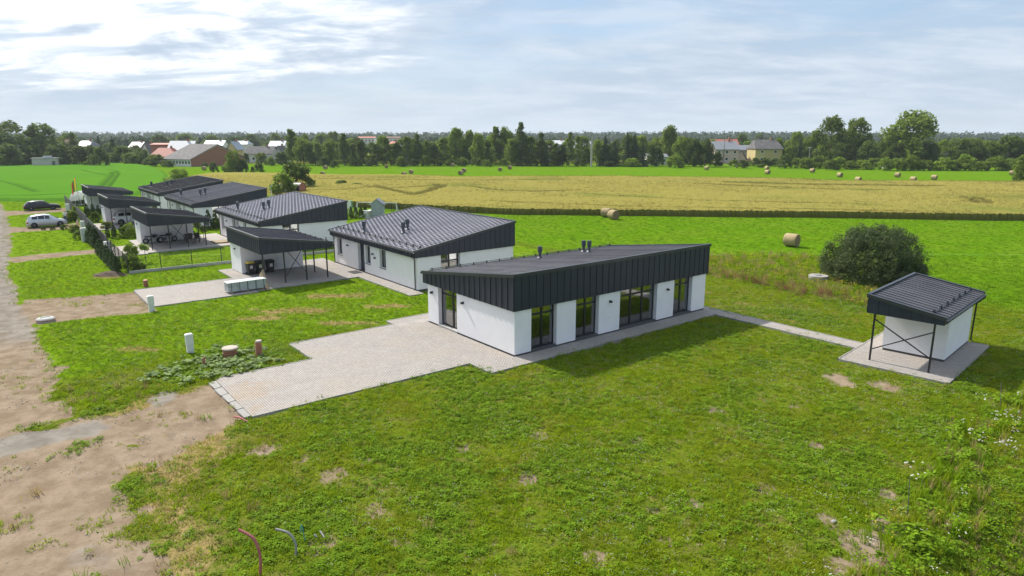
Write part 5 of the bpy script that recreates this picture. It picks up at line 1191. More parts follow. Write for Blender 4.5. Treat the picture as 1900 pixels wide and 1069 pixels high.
SUV = [(0.0, .72, None, .88), (.03, .95, None, .95), (.05, 1.03, None, .97), (.12, 1.04, 1.56, .98), (.30, 1.03, 1.66, 1.0), (.48, 1.0, 1.67, 1.0), (.61, .99, 1.57, 1.0), (.73, .99, None, 1.0), (.90, .92, None, .96), (.98, .74, None, .88), (1.0, .52, None, .8)]
car('silver_car', 'silver people carrier parked on the verge in front of the dark fence', -15.0, 79.25, 4.4, 1.78, 1.62, paint('silver_paint', (.52, .54, .57)), MPV, 3, 2.78)
car('black_car', 'black estate car parked beyond the silver one', -13.9, 104.2, 4.85, 1.85, 1.45, mat('black_paint', (.006, .007, .009), None, .3, coat=.25), EST, 3, 2.9)
car('white_car', 'white car standing under the carport behind the garden thujas', -5.75, 76.0, 4.5, 1.85, 1.67, paint('white_paint', (.72, .73, .74), 0), SUV, 3, 2.7, wr=.35)

# ------------------------------------------------------------------ people
def skin_mesh(name, pts, edges, rad, m, sub=2, root=0):
    me = bpy.data.meshes.new(name); me.from_pydata(pts, edges, []); o = bpy.data.objects.new(name, me); COL.objects.link(o)
    md = o.modifiers.new('skin', 'SKIN'); md.use_smooth_shade = True
    for v, r in zip(me.skin_vertices[0].data, rad): v.radius = (r, r) if not isinstance(r, tuple) else r
    me.skin_vertices[0].data[root].use_root = True
    o.modifiers.new('sub', 'SUBSURF').levels = sub
    dg = bpy.context.evaluated_depsgraph_get(); ev = o.evaluated_get(dg); out = bpy.data.meshes.new_from_object(ev); bpy.data.objects.remove(o); bpy.data.meshes.remove(me)
    out.materials.clear(); out.materials.append(m); out.name = name; return out
M_SKIN = mat('skin', (.50, .30, .21), None, .6)
def person(label, p, rz, H, top, bottom, hair):
    t = thing('person', label, 'person', p, rz, None); k = H / 1.7
    P_ = [(0, 0, .95), (0, 0, 1.15), (0, 0, 1.38), (0, 0, 1.47), (0, .01, 1.56), (0, .02, 1.66),
          (.17, 0, 1.37), (.24, .03, 1.10), (.22, .14, .90), (.21, .18, .81), (-.17, 0, 1.37), (-.24, .03, 1.10), (-.22, .14, .90), (-.21, .18, .81),
          (.09, 0, .88), (.10, .02, .48), (.10, -.02, .08), (.11, .12, .03), (-.09, 0, .88), (-.10, .05, .48), (-.10, .02, .08), (-.11, .16, .03)]
    E_2 = [(0, 1), (1, 2), (2, 3), (3, 4), (4, 5), (2, 6), (6, 7), (7, 8), (8, 9), (2, 10), (10, 11), (11, 12), (12, 13), (0, 14), (14, 15), (15, 16), (16, 17), (0, 18), (18, 19), (19, 20), (20, 21)]
    r = [.14, .125, .13, .055, .085, .075, .06, .045, .034, .03, .06, .045, .034, .03, .09, .062, .042, .035, .09, .062, .042, .035]
    S_ = lambda pts: [tuple(c * k for c in q) for q in pts]
    b = link('body', skin_mesh('body', S_(P_), E_2, [v * k for v in r], M_SKIN), t)
    tp = [(0, 0, .90), (0, 0, 1.15), (0, 0, 1.38), (0, 0, 1.44), (.18, 0, 1.37), (.24, .03, 1.14), (-.18, 0, 1.37), (-.24, .03, 1.14)]
    link('shirt', skin_mesh('shirt', S_(tp), [(0, 1), (1, 2), (2, 3), (2, 4), (4, 5), (2, 6), (6, 7)], [v * k for v in (.17, .15, .155, .07, .08, .062, .08, .062)], top), t)
    bt = [(0, 0, .96), (.09, 0, .88), (.10, .02, .48), (.10, -.02, .14), (-.09, 0, .88), (-.10, .05, .48), (-.10, .02, .14)]
    link('trousers', skin_mesh('trousers', S_(bt), [(0, 1), (1, 2), (2, 3), (0, 4), (4, 5), (5, 6)], [v * k for v in (.15, .11, .078, .06, .11, .078, .06)], bottom), t)
    hr = [(0, -.02, 1.66), (0, -.055, 1.58), (0, -.08, 1.46)]; link('hair', skin_mesh('hair', S_(hr), [(0, 1), (1, 2)], [v * k for v in (.088, .07, .045)], hair), t)
    f = MB()
    for s in (-1, 1): f.lathe([(.001, -.012), (.012, 0), (.001, .012)], (s * .032 * k, .098 * k, 1.60 * k), 6)
    f.build('eyes', M_BLACK, t); f = MB(); f.hexa([tuple(c * k for c in q) for q in [(-.012, .09, 1.545), (.012, .09, 1.545), (.01, .118, 1.548), (-.01, .118, 1.548), (-.006, .09, 1.60), (.006, .09, 1.60), (.005, .10, 1.60), (-.005, .10, 1.60)]]); f.build('nose', M_SKIN, t)
    for s in (-1, 1):        # hands: palm, four fingers and a thumb
        h = MB(); x, y, z = (s * .21, .18, .80); h.hexa([tuple(c * k for c in q) for q in [(x - .015, y - .04, z - .09), (x + .015, y - .04, z - .09), (x + .015, y + .035, z - .09), (x - .015, y + .035, z - .09), (x - .018, y - .035, z), (x + .018, y - .035, z), (x + .018, y + .03, z), (x - .018, y + .03, z)]])
        for i, L in enumerate((.065, .08, .085, .07)): yy = y - .03 + i * .02; h.tube([tuple(c * k for c in q) for q in [(x, yy, z - .085), (x - s * .008, yy, z - .085 - L * .55), (x - s * .025, yy, z - .085 - L)]], .009 * k, 6)
        h.tube([tuple(c * k for c in q) for q in [(x, y + .03, z - .03), (x, y + .055, z - .06), (x - s * .008, y + .06, z - .095)]], .010 * k, 6); h.build('hand', M_SKIN, t)
M_WHITECL = mat('white_cloth', (.70, .68, .68), None, .9); M_JEANS = mat('blue_jeans', (.08, .11, .18), None, .9); M_PINKCL = mat('pink_cloth', (.62, .38, .38), None, .9); M_HAIR = mat('dark_hair', (.04, .028, .02), None, .7); M_HAIRB = mat('fair_hair', (.30, .20, .11), None, .7)
person('person in a white top standing behind the front of the silver car', W3(-12.7, 82.0), PLOT + R(150), 1.68, M_WHITECL, M_JEANS, M_HAIR)
person('small person in pale pink clothes standing at the fence gap by the white cabinet', W3(-12.15, 73.6), PLOT + R(120), 1.25, M_PINKCL, M_PINKCL, M_HAIRB)

# ------------------------------------------------------------------ things in the yards
M_BIN = mat('bin_plastic', (.018, .024, .022), (.025, .032, .03), .5); M_YEL = mat('yellow_lid', (.62, .46, .06), None, .5)
def bin_(label, lx, ly, lid, sticker):
    t = thing('wheelie_bin', label, 'bin', W3(lx, ly, .06), PLOT + R(rng.uniform(-4, 4)), 'wheelie bins')
    m = MB(); m.hexa([(-.23, -.22, .06), (.23, -.22, .06), (.23, .24, .06), (-.23, .24, .06), (-.29, -.32, .98), (.29, -.32, .98), (.29, .32, .98), (-.29, .32, .98)]); m.build('body', M_BIN, t)
    m = MB(); m.hexa([(-.31, -.35, .985), (.31, -.35, .985), (.31, .36, .985), (-.31, .36, .985), (-.27, -.28, 1.07), (.27, -.28, 1.07), (.27, .34, 1.09), (-.27, .34, 1.09)]); m.build('lid', lid, t)
    m = MB(); m.tube([(-.24, .40, 1.0), (.24, .40, 1.0)], .02, 6); m.build('handle', M_BIN, t)
    for s in (-1, 1): m = MB(); m.tube([(s * .21, .24, .1), (s * .28, .24, .1)], .1, 12); m.build('wheel', M_TYRE, t)
    m = MB(); m.hexa([(-.12, -.295, .52), (.12, -.295, .52), (.12, -.28, .52), (-.12, -.28, .52), (-.12, -.322, .80), (.12, -.322, .80), (.12, -.31, .80), (-.12, -.31, .80)]); m.build('sticker', sticker, t)
M_STK = mat('pale_sticker', (.62, .60, .60), (.72, .66, .66), .7, scale=14); M_STK2 = mat('yellow_sticker', (.55, .56, .32), (.66, .66, .5), .7, scale=14)
bin_('wheelie bin with yellow lid at the white store wall', -4.15, 30.8, M_YEL, M_STK); bin_('middle wheelie bin with yellowish sticker under the nearest carport', -3.38, 30.8, M_BIN, M_STK2); bin_('rightmost dark wheelie bin with white sticker under the nearest carport', -2.5, 30.75, M_BIN, M_STK)
# stack of packed kerbs on timber, film over the top
p = W3(-6.35, 24.85, .06); t = thing('kerb_pack', 'long stack of strapped grey kerb stones wrapped in film beside the second driveway', 'stack', p, PLOT + R(1.5)); M_PACK = mat('packed_concrete', (.36, .38, .38), (.45, .47, .47), .8, scale=6, rand=.08); M_FILM = mat('pale_film', (.58, .62, .64), (.70, .73, .75), .3, scale=3, bump=.4)
for i in range(4):
    for j in range(3): m = MB(); m.box((-1.42 + i * .71, -.46 + j * .31, .12), (-1.42 + i * .71 + .69, -.46 + j * .31 + .295, .46)); m.build('stone', M_PACK, t)
for i in range(4): m = MB(); m.box((-1.42 + i * .71, -.42, .465), (-1.42 + i * .71 + .69, .42, .78)); m.build('stone', M_PACK, t)
m = MB(); m.box((-1.46, -.46, .784), (1.44, .46, .815)); m.build('film', M_FILM, t)
for i in range(3): m = MB(); m.box((-1.2 + i * 1.15, -.46, .0), (-1.1 + i * 1.15, .46, .115)); m.build('timber', M_PLANK, t)
for i in range(5): x = -1.2 + i * .6; m = MB(); m.box((x, -.485, .12), (x + .03, -.475, .80)); m.build('strap', M_BLACK, t)
t = thing('plank_stack', 'weathered planks leaning on the carport post beside the kerb stack', 'planks', W3(-4.75, 25.1, .06), PLOT); M_OLDPL = mat('weathered_plank', (.27, .20, .12), (.38, .30, .19), .9, scale=3, rand=.2)
for i in range(6): m = MB(); x = -.25 + i * .05; y = -1.15 + .09 * i; m.hexa([(x - .06, y - .02, .0), (x + .06, y - .02, .0), (x + .06, y + .02, .0), (x - .06, y + .02, .0), (x - .1, .38, .95 + .07 * i), (x + .02, .38, .95 + .07 * i), (x + .02, .42, .95 + .07 * i), (x - .1, .42, .95 + .07 * i)]); m.build('plank', M_OLDPL, t)
t = thing('door_mat', 'dark grating mat before the front door of the second house', 'mat', W3(3.2, 26.2, .07), PLOT); m = MB(); m.box((-.42, -.6, 0), (.42, .6, .02)); m.build('frame', M_PLINTH, t)
for i in range(10): m = MB(); m.box((-.38 + i * .078, -.56, .02), (-.35 + i * .078, .56, .03)); m.build('bar', M_BLACK, t)
t = thing('timber_deck', 'low timber deck on the paving of the third house', 'deck', W3(-1.0, 50.8, .06), PLOT)
for i in range(9): m = MB(); m.box((-1.0 + i * .23, -.9, 0), (-1.0 + i * .23 + .21, .9, .14)); m.build('board', M_OLDPL, t)
t = thing('soil_mound', 'small heap of dark brown soil at the hedge end', 'soil heap', at(203, 511)); gen = np.random.default_rng(3); m = MB(); vs = [(0, 0, .38)]; n = 14
for k, (r, z) in enumerate(((.5, .28), (.9, .12), (1.25, -.03))): vs += [(r * 1.2 * math.cos(6.283 * j / n) * gen.uniform(.8, 1.2), r * .8 * math.sin(6.283 * j / n) * gen.uniform(.8, 1.2), z * gen.uniform(.6, 1.3)) for j in range(n)]
m.add(vs, [(0, 1 + j, 1 + (j + 1) % n) for j in range(n)] + [(1 + k * n + j, 1 + (k + 1) * n + j, 1 + (k + 1) * n + (j + 1) % n, 1 + k * n + (j + 1) % n) for k in range(2) for j in range(n)]); me = m.mesh('heap', mat('dark_soil', (.07, .045, .03), (.12, .08, .055), .95, scale=8, bump=.9)); fix_normals(me); link('heap', me, t)
# motorcycles
def motorcycle(label, lx, ly, rz):
    t = thing('motorcycle', label, 'motorcycle', W3(lx, ly, .06), PLOT + rz, 'motorcycles under the carport')
    for x in (-.68, .72):
        m = MB(); n = 20; R1, r1 = .25, .075; vs = [((R1 + r1 * math.cos(b)) * math.cos(a) + x, r1 * math.sin(b), (R1 + r1 * math.cos(b)) * math.sin(a) + .32) for a in [6.2832 * i / n for i in range(n)] for b in [6.2832 * j / 8 for j in range(8)]]
        m.add(vs, [(i * 8 + j, ((i + 1) % n) * 8 + j, ((i + 1) % n) * 8 + (j + 1) % 8, i * 8 + (j + 1) % 8) for i in range(n) for j in range(8)]); w = m.build('wheel', M_TYRE, t, True); m = MB(); m.tube([(x, -.04, .32), (x, .04, .32)], .17, 14); m.build('hub', M_RIM, w)
    m = MB(); m.tube([(-.68, .09, .32), (-.2, .1, .42), (.28, .06, .75), (.42, 0, .9)], .03, 6); m.tube([(-.68, -.09, .32), (-.2, -.1, .42), (.28, -.06, .75), (.42, 0, .9)], .03, 6); m.build('frame', M_BLACK, t)
    m = MB(); m.tube([(.72, .08, .32), (.45, .07, .92)], .028, 6); m.tube([(.72, -.08, .32), (.45, -.07, .92)], .028, 6); m.build('fork', M_RIM, t)
    m = MB(); m.lathe([(.06, -.33), (.15, -.2), (.17, .05), (.13, .25), (.04, .32)], (0, 0, 0), 12); o = m.build('tank', M_PAINTB, t, True); o.location = (.18, 0, .82); o.rotation_euler = (0, math.pi / 2 + .15, 0)
    m = MB(); m.hexa([(-.75, -.1, .74), (-.05, -.14, .70), (-.05, .14, .70), (-.75, .1, .74), (-.78, -.09, .86), (-.05, -.11, .78), (-.05, .11, .78), (-.78, .09, .86)]); m.build('seat', M_TYRE, t)
    m = MB(); m.box((-.15, -.17, .3), (.32, .17, .62)); m.build('engine', M_STEELGREY, t); m = MB(); m.tube([(.3, .16, .4), (.0, .18, .28), (-.85, .2, .36)], [.035, .04, .055], 8); m.build('exhaust', M_RIM, t)
    m = MB(); m.tube([(.36, .36, 1.02), (.44, .15, 1.0), (.46, 0, .96), (.44, -.15, 1.0), (.36, -.36, 1.02)], .016, 6); m.build('handlebar', M_BLACK, t); m = MB(); m.tube([(.5, 0, .88), (.62, 0, .86)], .09, 12); m.build('headlight', M_LAMPW, t)
M_PAINTB = paint('bike_paint', (.02, .022, .026), .2)
motorcycle('black motorcycle at the store wall, nearer the street', -7.2, 54.6, R(10)); motorcycle('black motorcycle at the store wall, right of the other one', -5.7, 54.7, R(6))
def chair(label, lx, ly, rz):
    t = thing('garden_chair', label, 'chair', W3(lx, ly, .06), PLOT + rz, 'garden chairs under the carport')
    m = MB(); m.box((-.27, -.27, .40), (.27, .27, .46)); m.build('seat', M_WICK, t); m = MB(); m.hexa([(-.27, .23, .46), (.27, .23, .46), (.27, .28, .46), (-.27, .28, .46), (-.25, .32, 1.08), (.25, .32, 1.08), (.25, .37, 1.08), (-.25, .37, 1.08)]); m.build('backrest', M_WICK, t)
    for x in (-.24, .24):
        for y in (-.24, .24): m = MB(); m.box((x - .02, y - .02, 0), (x + .02, y + .02, .40)); m.build('leg', M_BLACK, t)
        m = MB(); m.box((x - .03, -.25, .64), (x + .03, .28, .68)); m.build('armrest', M_WICK, t)
M_WICK = mat('dark_wicker', (.030, .028, .028), (.045, .042, .04), .8, scale=30)
for i, (x, y, r) in enumerate(((-3.9, 52.7, 180), (-3.15, 52.7, 180), (-2.75, 53.9, 90), (-3.5, 55.0, 0))): chair('dark wicker garden chair, ' + ('left of the two facing the fence', 'right of the two facing the fence', 'the one at the table end', 'the one against the store wall')[i], x, y, R(r))
t = thing('garden_table', 'dark garden table among the wicker chairs', 'table', W3(-3.55, 53.85, .06), PLOT); m = MB(); m.box((-.6, -.45, .70), (.6, .45, .74)); m.build('tabletop', M_WICK, t)
for x in (-.54, .54):
    for y in (-.39, .39): m = MB(); m.box((x - .03, y - .03, 0), (x + .03, y + .03, .70)); m.build('leg', M_BLACK, t)
# play house on stilts with swing beam and slide
M_PLAY = mat('grey_stained_wood', (.33, .36, .40), (.42, .45, .48), .8, scale=3, rand=.05); M_PLAYW = mat('white_stained_wood', (.60, .60, .58), None, .8)
t = thing('playhouse', 'little grey play house with swing beam and slide behind the second house', 'playhouse', at(702, 404), PLOT + R(-40)); 
for i in range(8): m = MB(); x = -.8 + i * .2; m.box((x, -.72, .25), (x + .19, -.68, 2.05)); m.build('board', M_PLAY, t)
for i in range(7): m = MB(); y = -.68 + i * .2; m.box((-.82, y, .25), (-.78, y + .19, 2.0)); m.build('board', M_PLAYW, t)
m = MB(); m.box((-.76, -.66, .2), (.80, .70, 1.98)); m.build('core', M_PLAY, t); m = MB(); m.prism([(-.95, 2.0), (.95, 2.0), (0, 2.75)], 1, -.66, -.60); m.build('gable', M_PLAY, t)
for s in (-1, 1): m = MB(); q = [(0, -.85, 2.80), (s * 1.08, -.85, 1.94), (s * 1.08, .85, 1.94), (0, .85, 2.80)]; q = q if s > 0 else q[::-1]; m.hexa([*[(a, b_, c - .06) for a, b_, c in q], *q]); m.build('roof', M_PLAYW if s < 0 else V['rgrey'], t)
m = MB(); m.box((-.835, -.1, 1.25), (-.815, .35, 1.7)); m.build('window', M_DARKPANE, t)
m = MB(); m.tube([(-.8, .2, 2.15), (-3.0, .2, 2.15)], .06, 6); m.tube([(-3.0, .2, 2.15), (-3.3, -.7, 0)], .05, 6); m.tube([(-3.0, .2, 2.15), (-3.3, 1.1, 0)], .05, 6); m.tube([(.8, .2, 2.1), (2.6, .2, 2.1)], .06, 6); m.tube([(2.6, .2, 2.1), (2.9, -.7, 0)], .05, 6); m.tube([(2.6, .2, 2.1), (2.9, 1.0, 0)], .05, 6); m.build('swing_frame', M_PLAYW, t)
m = MB(); m.hexa([(-.9, -.9, 1.05), (-.9, -.4, 1.05), (-2.6, -.4, .12), (-2.6, -.9, .12), (-.9, -.9, 1.11), (-.9, -.4, 1.11), (-2.6, -.4, .18), (-2.6, -.9, .18)][::1]); m.build('slide', M_PLAYW, t)
t = thing('play_box', 'low white play box left of the grey play house', 'box', at(684, 404), PLOT); m = MB(); m.box((-.6, -.5, 0), (.6, .5, 1.0)); m.build('box', M_PLAYW, t); m = MB(); m.box((-.65, -.55, 1.0), (.65, .55, 1.06)); m.build('lid', M_WHITEP, t)
t = thing('white_board', 'white upright board with green side on posts behind the third house', 'board', at(649, 399), PLOT + R(-62)); m = MB(); m.box((-.36, -.05, .95), (.36, .01, 2.1)); m.build('panel', M_WHITEP, t); m = MB(); m.box((-.37, .012, .93), (.37, .30, 2.12)); m.build('side', colour('green_side', (.12, .30, .14)), t)
for x in (-.3, .3): m = MB(); m.box((x - .04, .1, 0), (x + .04, .18, .95)); m.build('post', M_PLAY, t)
t = thing('swing_set', 'white tube swing set behind the roof of the third house', 'swing set', at(517, 364), R(20)); m = MB()
for x in (-1.3, 1.3): m.tube([(x, -.9, 0), (x, 0, 2.1), (x, .9, 0)], .05, 6)
m.tube([(-1.3, 0, 2.1), (1.3, 0, 2.1)], .05, 6); m.build('frame', M_WHITEP, t)
for x in (-.6, .5):
    m = MB(); m.tube([(x - .2, 0, 2.08), (x - .2, 0, .5)], .012, 5); m.tube([(x + .2, 0, 2.08), (x + .2, 0, .5)], .012, 5); m.box((x - .25, -.1, .46), (x + .25, .1, .5)); m.build('swing', M_STEELGREY, t)
t = thing('barrel_sauna', 'dark barrel sauna with reddish wooden end behind the third house', 'sauna', at(553, 361), R(-20)); n = 22; R1 = 1.1
for j in range(n):
    a0, a1 = 6.2832 * j / n, 6.2832 * (j + .93) / n; m = MB(); P4 = lambda r, a, x: (x, r * math.cos(a), 1.25 + r * math.sin(a)); m.hexa([P4(R1, a0, -1.2), P4(R1, a0, 1.2), P4(R1, a1, 1.2), P4(R1, a1, -1.2), P4(R1 + .05, a0, -1.2), P4(R1 + .05, a0, 1.2), P4(R1 + .05, a1, 1.2), P4(R1 + .05, a1, -1.2)]); m.build('stave', M_CLAD if j < n // 2 + 2 else M_TERRA, t)
m = MB(); m.tube([(-1.1, 0, 1.25), (1.12, 0, 1.25)], 1.08, 22); m.build('end_wall', M_TERRA, t); m = MB(); m.box((-.3, -1.19, 1.0), (.3, -1.12, 1.6)); m.build('window', M_WHITEP, t)
for x in (-.8, .8): m = MB(); m.box((x - .1, -.8, 0), (x + .1, .8, .3)); m.build('cradle', M_PLINTH, t)
# arched greenhouse
t = thing('greenhouse', 'white arched greenhouse with see-through end behind the dark fence', 'greenhouse', at(146, 382), PLOT + R(-35)); M_POLYC = glass_mat('polycarbonate', (.80, .84, .82), .30); w, n = 1.45, 12
arc = [(w * math.cos(math.pi * i / n), .25 + 2.15 * math.sin(math.pi * i / n) ** .85) for i in range(n + 1)]
for k in range(4):
    y0 = k * 1.0; m = MB(); vs = [(x, y0 + .02, z) for x, z in arc] + [(x, y0 + .98, z) for x, z in arc]; m.add(vs, [(i, i + 1, n + 2 + i, n + 1 + i) for i in range(n)]); m.build('cover_sheet', mat('milky_sheet', (.66, .70, .68), None, .3, translucent=.45), t)
    m = MB(); m.tube([(x * 1.01, y0, z + .01) for x, z in arc], .035, 6); m.build('hoop', M_WHITEP, t)
m = MB(); m.tube([(x * 1.01, 4.0, z + .01) for x, z in arc], .035, 6); m.build('hoop', M_WHITEP, t)
m = MB(); m.add([(x * .98, .01, z) for x, z in arc], [tuple(range(n + 1))]); m.build('end_pane', M_POLYC, t); m = MB()
for a, b_ in (((-.45, 0, .1), (-.45, 0, 2.2)), ((.45, 0, .1), (.45, 0, 2.2)), ((-1.3, 0, 1.1), (1.3, 0, 1.1)), ((-1.45, 0, .2), (1.45, 0, .2))): m.tube([a, b_], .03, 6)
m.build('end_frame', M_WHITEP, t); m = MB(); m.box((-1.5, 0, 0), (1.5, 4.0, .18)); m.build('base', M_PLINTH, t)
for x in (-.9, .8): m = MB(); m.box((x - .35, .3, .18), (x + .35, 3.6, .7)); m.build('plant_bed', M_LEAF, t)
# flag on its pole: yellow, green and red stripes hanging limp
p = W3(-9.0, 102.5); t = thing('flagpole', 'slim pole with a limp yellow, green and red flag by the farthest carport', 'flag', p, PLOT); h = rise(p.y, 328)
m = MB(); m.tube([(0, 0, -.1), (0, 0, h)], [.04, .025], 8); m.build('pole', M_STEELGREY, t)
for k, c in enumerate(((.72, .46, .03), (.03, .20, .07), (.46, .035, .04))):
    m = MB(); cols = 7; rows = 8; x0 = [.02 - .16 * k * (1 - .0) - .16 * (i / (rows - 1)) * .2 for i in range(rows)]; vs = []
    for i in range(rows):
        z = h - .15 - .35 * k - i * (1.9 / (rows - 1))
        for j in range(cols): u = j / (cols - 1); vs.append((-.06 - .20 * k - .20 * u - .12 * (i / rows), .10 * math.sin(u * 5 + k * 2 + i * .5), z - .2 * u))
    m.add(vs, [(i * cols + j, i * cols + j + 1, (i + 1) * cols + j + 1, (i + 1) * cols + j) for i in range(rows - 1) for j in range(cols - 1)]); m.build('stripe', mat('flag_%d' % k, c, None, .8, translucent=.3), t, True)
# foreground: stubs of flexible conduit, stakes, scraps
def conduit(label, pts, r, m_, name='conduit'):
    base = pts[0]; t = thing(name, label, 'pipe', base, 0, 'loose pipes'); P_ = [Vector(q) - Vector(base) for q in pts]; cur = []
    for i in range(len(P_) - 1):
        a = P_[max(i - 1, 0)]; b_ = P_[i]; c = P_[i + 1]; d = P_[min(i + 2, len(P_) - 1)]
        for k in range(14): u = k / 14; cur.append(.5 * ((2 * b_) + (c - a) * u + (2 * a - 5 * b_ + 4 * c - d) * u * u + (3 * b_ - a - 3 * c + d) * u ** 3))
    cur.append(P_[-1]); m = MB(); m.tube(cur, [r * (1.0 if i % 2 else .86) for i in range(len(cur))], 10); m.build('hose', m_, t)
M_REDP = mat('red_conduit', (.30, .07, .07), (.40, .13, .12), .6, scale=6); M_GREYP = mat('grey_conduit', (.21, .205, .195), (.30, .295, .28), .6, scale=6); M_TEAL = mat('teal_tube', (.05, .22, .20), None, .5)
a = at(483, 1068); conduit('bent dark red corrugated conduit rising from the foreground grass', [a, a + Vector((0, .1, .55)), a + Vector((-.2, .25, .95)), a + Vector((-.62, .35, 1.15))], .042, M_REDP)
a = at(549, 1032); conduit('bent grey corrugated conduit right of the red one in the foreground', [a, a + Vector((0, .05, .35)), a + Vector((-.2, .15, .62)), a + Vector((-.58, .2, .72))], .036, M_GREYP)
a = at(566, 1006); conduit('thin teal tube bent upright in the foreground grass', [a, a + Vector((-.05, .05, .35)), a + Vector((-.1, .1, .48)), a + Vector((-.13, .02, .3))], .016, M_TEAL)
a = at(459, 783, .04); b_ = at(434, 773, .05); conduit('red corrugated conduit lying at the corner of the front driveway', [a, (a + b_) / 2 + Vector((0, 0, .06)), b_], .04, M_REDP)
a = at(590, 998, .02); b_ = at(583, 992, .12); conduit('short pale pipe stub lying right of the teal tube, left of two', [a, (a + b_) / 2, b_], .03, M_CONC); a = at(602, 998, .02); b_ = at(594, 985, .14); conduit('short pale pipe stub lying right of the teal tube, right of two', [a, (a + b_) / 2, b_], .028, M_CONC)
for x, y, lb in ((1684, 962, 'thin grey stake leaning in the weeds at lower right'), (1856, 762, 'thin grey stake leaning in the weeds right of the shed front')):
    p = at(x, y); t = thing('stake', lb, 'stake', p, 0, 'stakes along the boundary'); m = MB(); m.tube([(0, 0, -.1), (.12, .35, 1.15)], [.013, .010], 6); m.build('rod', M_PLINTH, t); m = MB(); m.tube([(.118, .345, 1.13), (.124, .36, 1.18)], .015, 6); m.build('cap', M_PLINTH, t)
p = at(1547, 968); t = thing('pale_stone', 'pale lump of stone on bare soil in the lower right lawn', 'stone', p, .6); m = MB(); m.lathe([(.06, -.03), (.14, .0), (.15, .06), (.09, .11), (.02, .12)], (0, 0, 0), 9); o = m.build('stone', M_KERB, t); o.scale = (.8, .45, .4)
# ------------------------------------------------------------------ grass, clover, weeds and flowers: uncountable, scattered
def blade(m, x, y, h, w, a, lean, bend=.5):
    dx, dy = math.cos(a), math.sin(a); sx, sy = -dy * w / 2, dx * w / 2
    p1 = (x + dx * lean * h * .4, y + dy * lean * h * .4, h * .6); p2 = (x + dx * lean * h, y + dy * lean * h, h)
    m.add([(x - sx, y - sy, -.02), (x + sx, y + sy, -.02), (p1[0] + sx * .7, p1[1] + sy * .7, p1[2]), (p1[0] - sx * .7, p1[1] - sy * .7, p1[2]), p2], [(0, 1, 2, 3), (3, 2, 4)])
def tuft(n, rad, h, w, lean, m_, seed):
    r = random.Random(seed); m = MB()
    for _ in range(n):
        a = r.uniform(0, 6.28); q = rad * math.sqrt(r.random()); blade(m, q * math.cos(a), q * math.sin(a), h * r.uniform(.55, 1.2), w * r.uniform(.7, 1.3), r.uniform(0, 6.28), lean * r.uniform(.2, 1.2))
    return m.mesh('tuft', m_)
def leafpad(n, rad, h, s, m_, seed):
    r = random.Random(seed); m = MB()
    for _ in range(n):
        a = r.uniform(0, 6.28); q = rad * math.sqrt(r.random()); z = h * r.uniform(.4, 1.1); x, y = q * math.cos(a), q * math.sin(a); t = r.uniform(-.5, .5); t2 = r.uniform(-.5, .5); b = r.uniform(0, 6.28); k = s * r.uniform(.6, 1.3)
        pts = [(math.cos(b + c) * k, math.sin(b + c) * k * .8) for c in (0, 1.26, 2.5, 3.77, 5.0)]; m.add([(x + u, y + v, z + u * t + v * t2) for u, v in pts], [(0, 1, 2, 3, 4)])
    return m.mesh('pad', m_)
def flower(n, rad, h, s, m_, seed, stem=None):
    r = random.Random(seed); m = MB()
    for _ in range(n):
        a = r.uniform(0, 6.28); q = rad * math.sqrt(r.random()); z = h * r.uniform(.6, 1.2); x, y = q * math.cos(a), q * math.sin(a); k = s * r.uniform(.7, 1.25)
        m.add([(x, y, z + k * .6)] + [(x + k * math.cos(c), y + k * math.sin(c), z) for c in (0, 1.26, 2.51, 3.77, 5.03)] + [(x, y, z - k * .7)], [(0, 1, 2), (0, 2, 3), (0, 3, 4), (0, 4, 5), (0, 5, 1), (6, 2, 1), (6, 3, 2), (6, 4, 3), (6, 5, 4), (6, 1, 5)])
    return m.mesh('bloom', m_)
def gmat(n, a, b, tr=.4, c3=None, s3=.25, rand=.22): return mat(n, a, b, .8, scale=.9, detail=3, translucent=tr, rand=rand, spec=.08, c3=c3, s3=s3)
MG = gmat('lawn_blade', (.20, .29, .005), (.275, .37, .010), .55, (.28, .31, .02), .3)
MG2 = gmat('lush_blade', (.13, .245, .004), (.20, .325, .008), .4)
MG3 = gmat('clover_leaf', (.120, .215, .008), (.175, .28, .016), .3)
MGM = gmat('meadow_blade', (.095, .195, .004), (.145, .26, .006), .4)
MGD = gmat('dry_blade', (.30, .22, .09), (.42, .32, .15), .3)
MGR = gmat('red_grass_head', (.20, .10, .055), (.30, .17, .085), .3)
MGW = gmat('white_bloom', (.52, .52, .42), (.62, .62, .52), .2, rand=.05)
MGY = gmat('yellow_bloom', (.50, .40, .04), (.62, .50, .06), .3)
MBUR = gmat('burdock_leaf', (.18, .25, .085), (.26, .33, .14), .25)
MWH = gmat('barley_stalk', (.235, .205, .055), (.31, .268, .080), .35)
MCR = gmat('cereal_stalk', (.085, .23, .03), (.12, .285, .04), .35)
def variants(name, meshes):
    c = bpy.data.collections.new(name)
    for i, me in enumerate(meshes): c.objects.link(bpy.data.objects.new(f'{name}_{i}', me))
    return c
C_LAWN = variants('lawn_tufts', [tuft(16, .16, .085, .022, 1.1, MG, 1), tuft(14, .15, .07, .02, 1.3, MG, 2), tuft(16, .14, .12, .02, .9, MG, 3), leafpad(24, .18, .05, .024, MG, 6)])
C_CLOVER = variants('clover_pads', [leafpad(26, .17, .07, .026, MG3, 4), leafpad(22, .15, .08, .03, MG3, 5), tuft(14, .14, .13, .022, .8, MG3, 7)])
C_LUSH = variants('lush_tufts', [tuft(18, .18, .09, .022, 1.0, MG2, 11), tuft(18, .17, .08, .022, 1.2, MG2, 12), leafpad(22, .17, .05, .024, MG2, 13)])
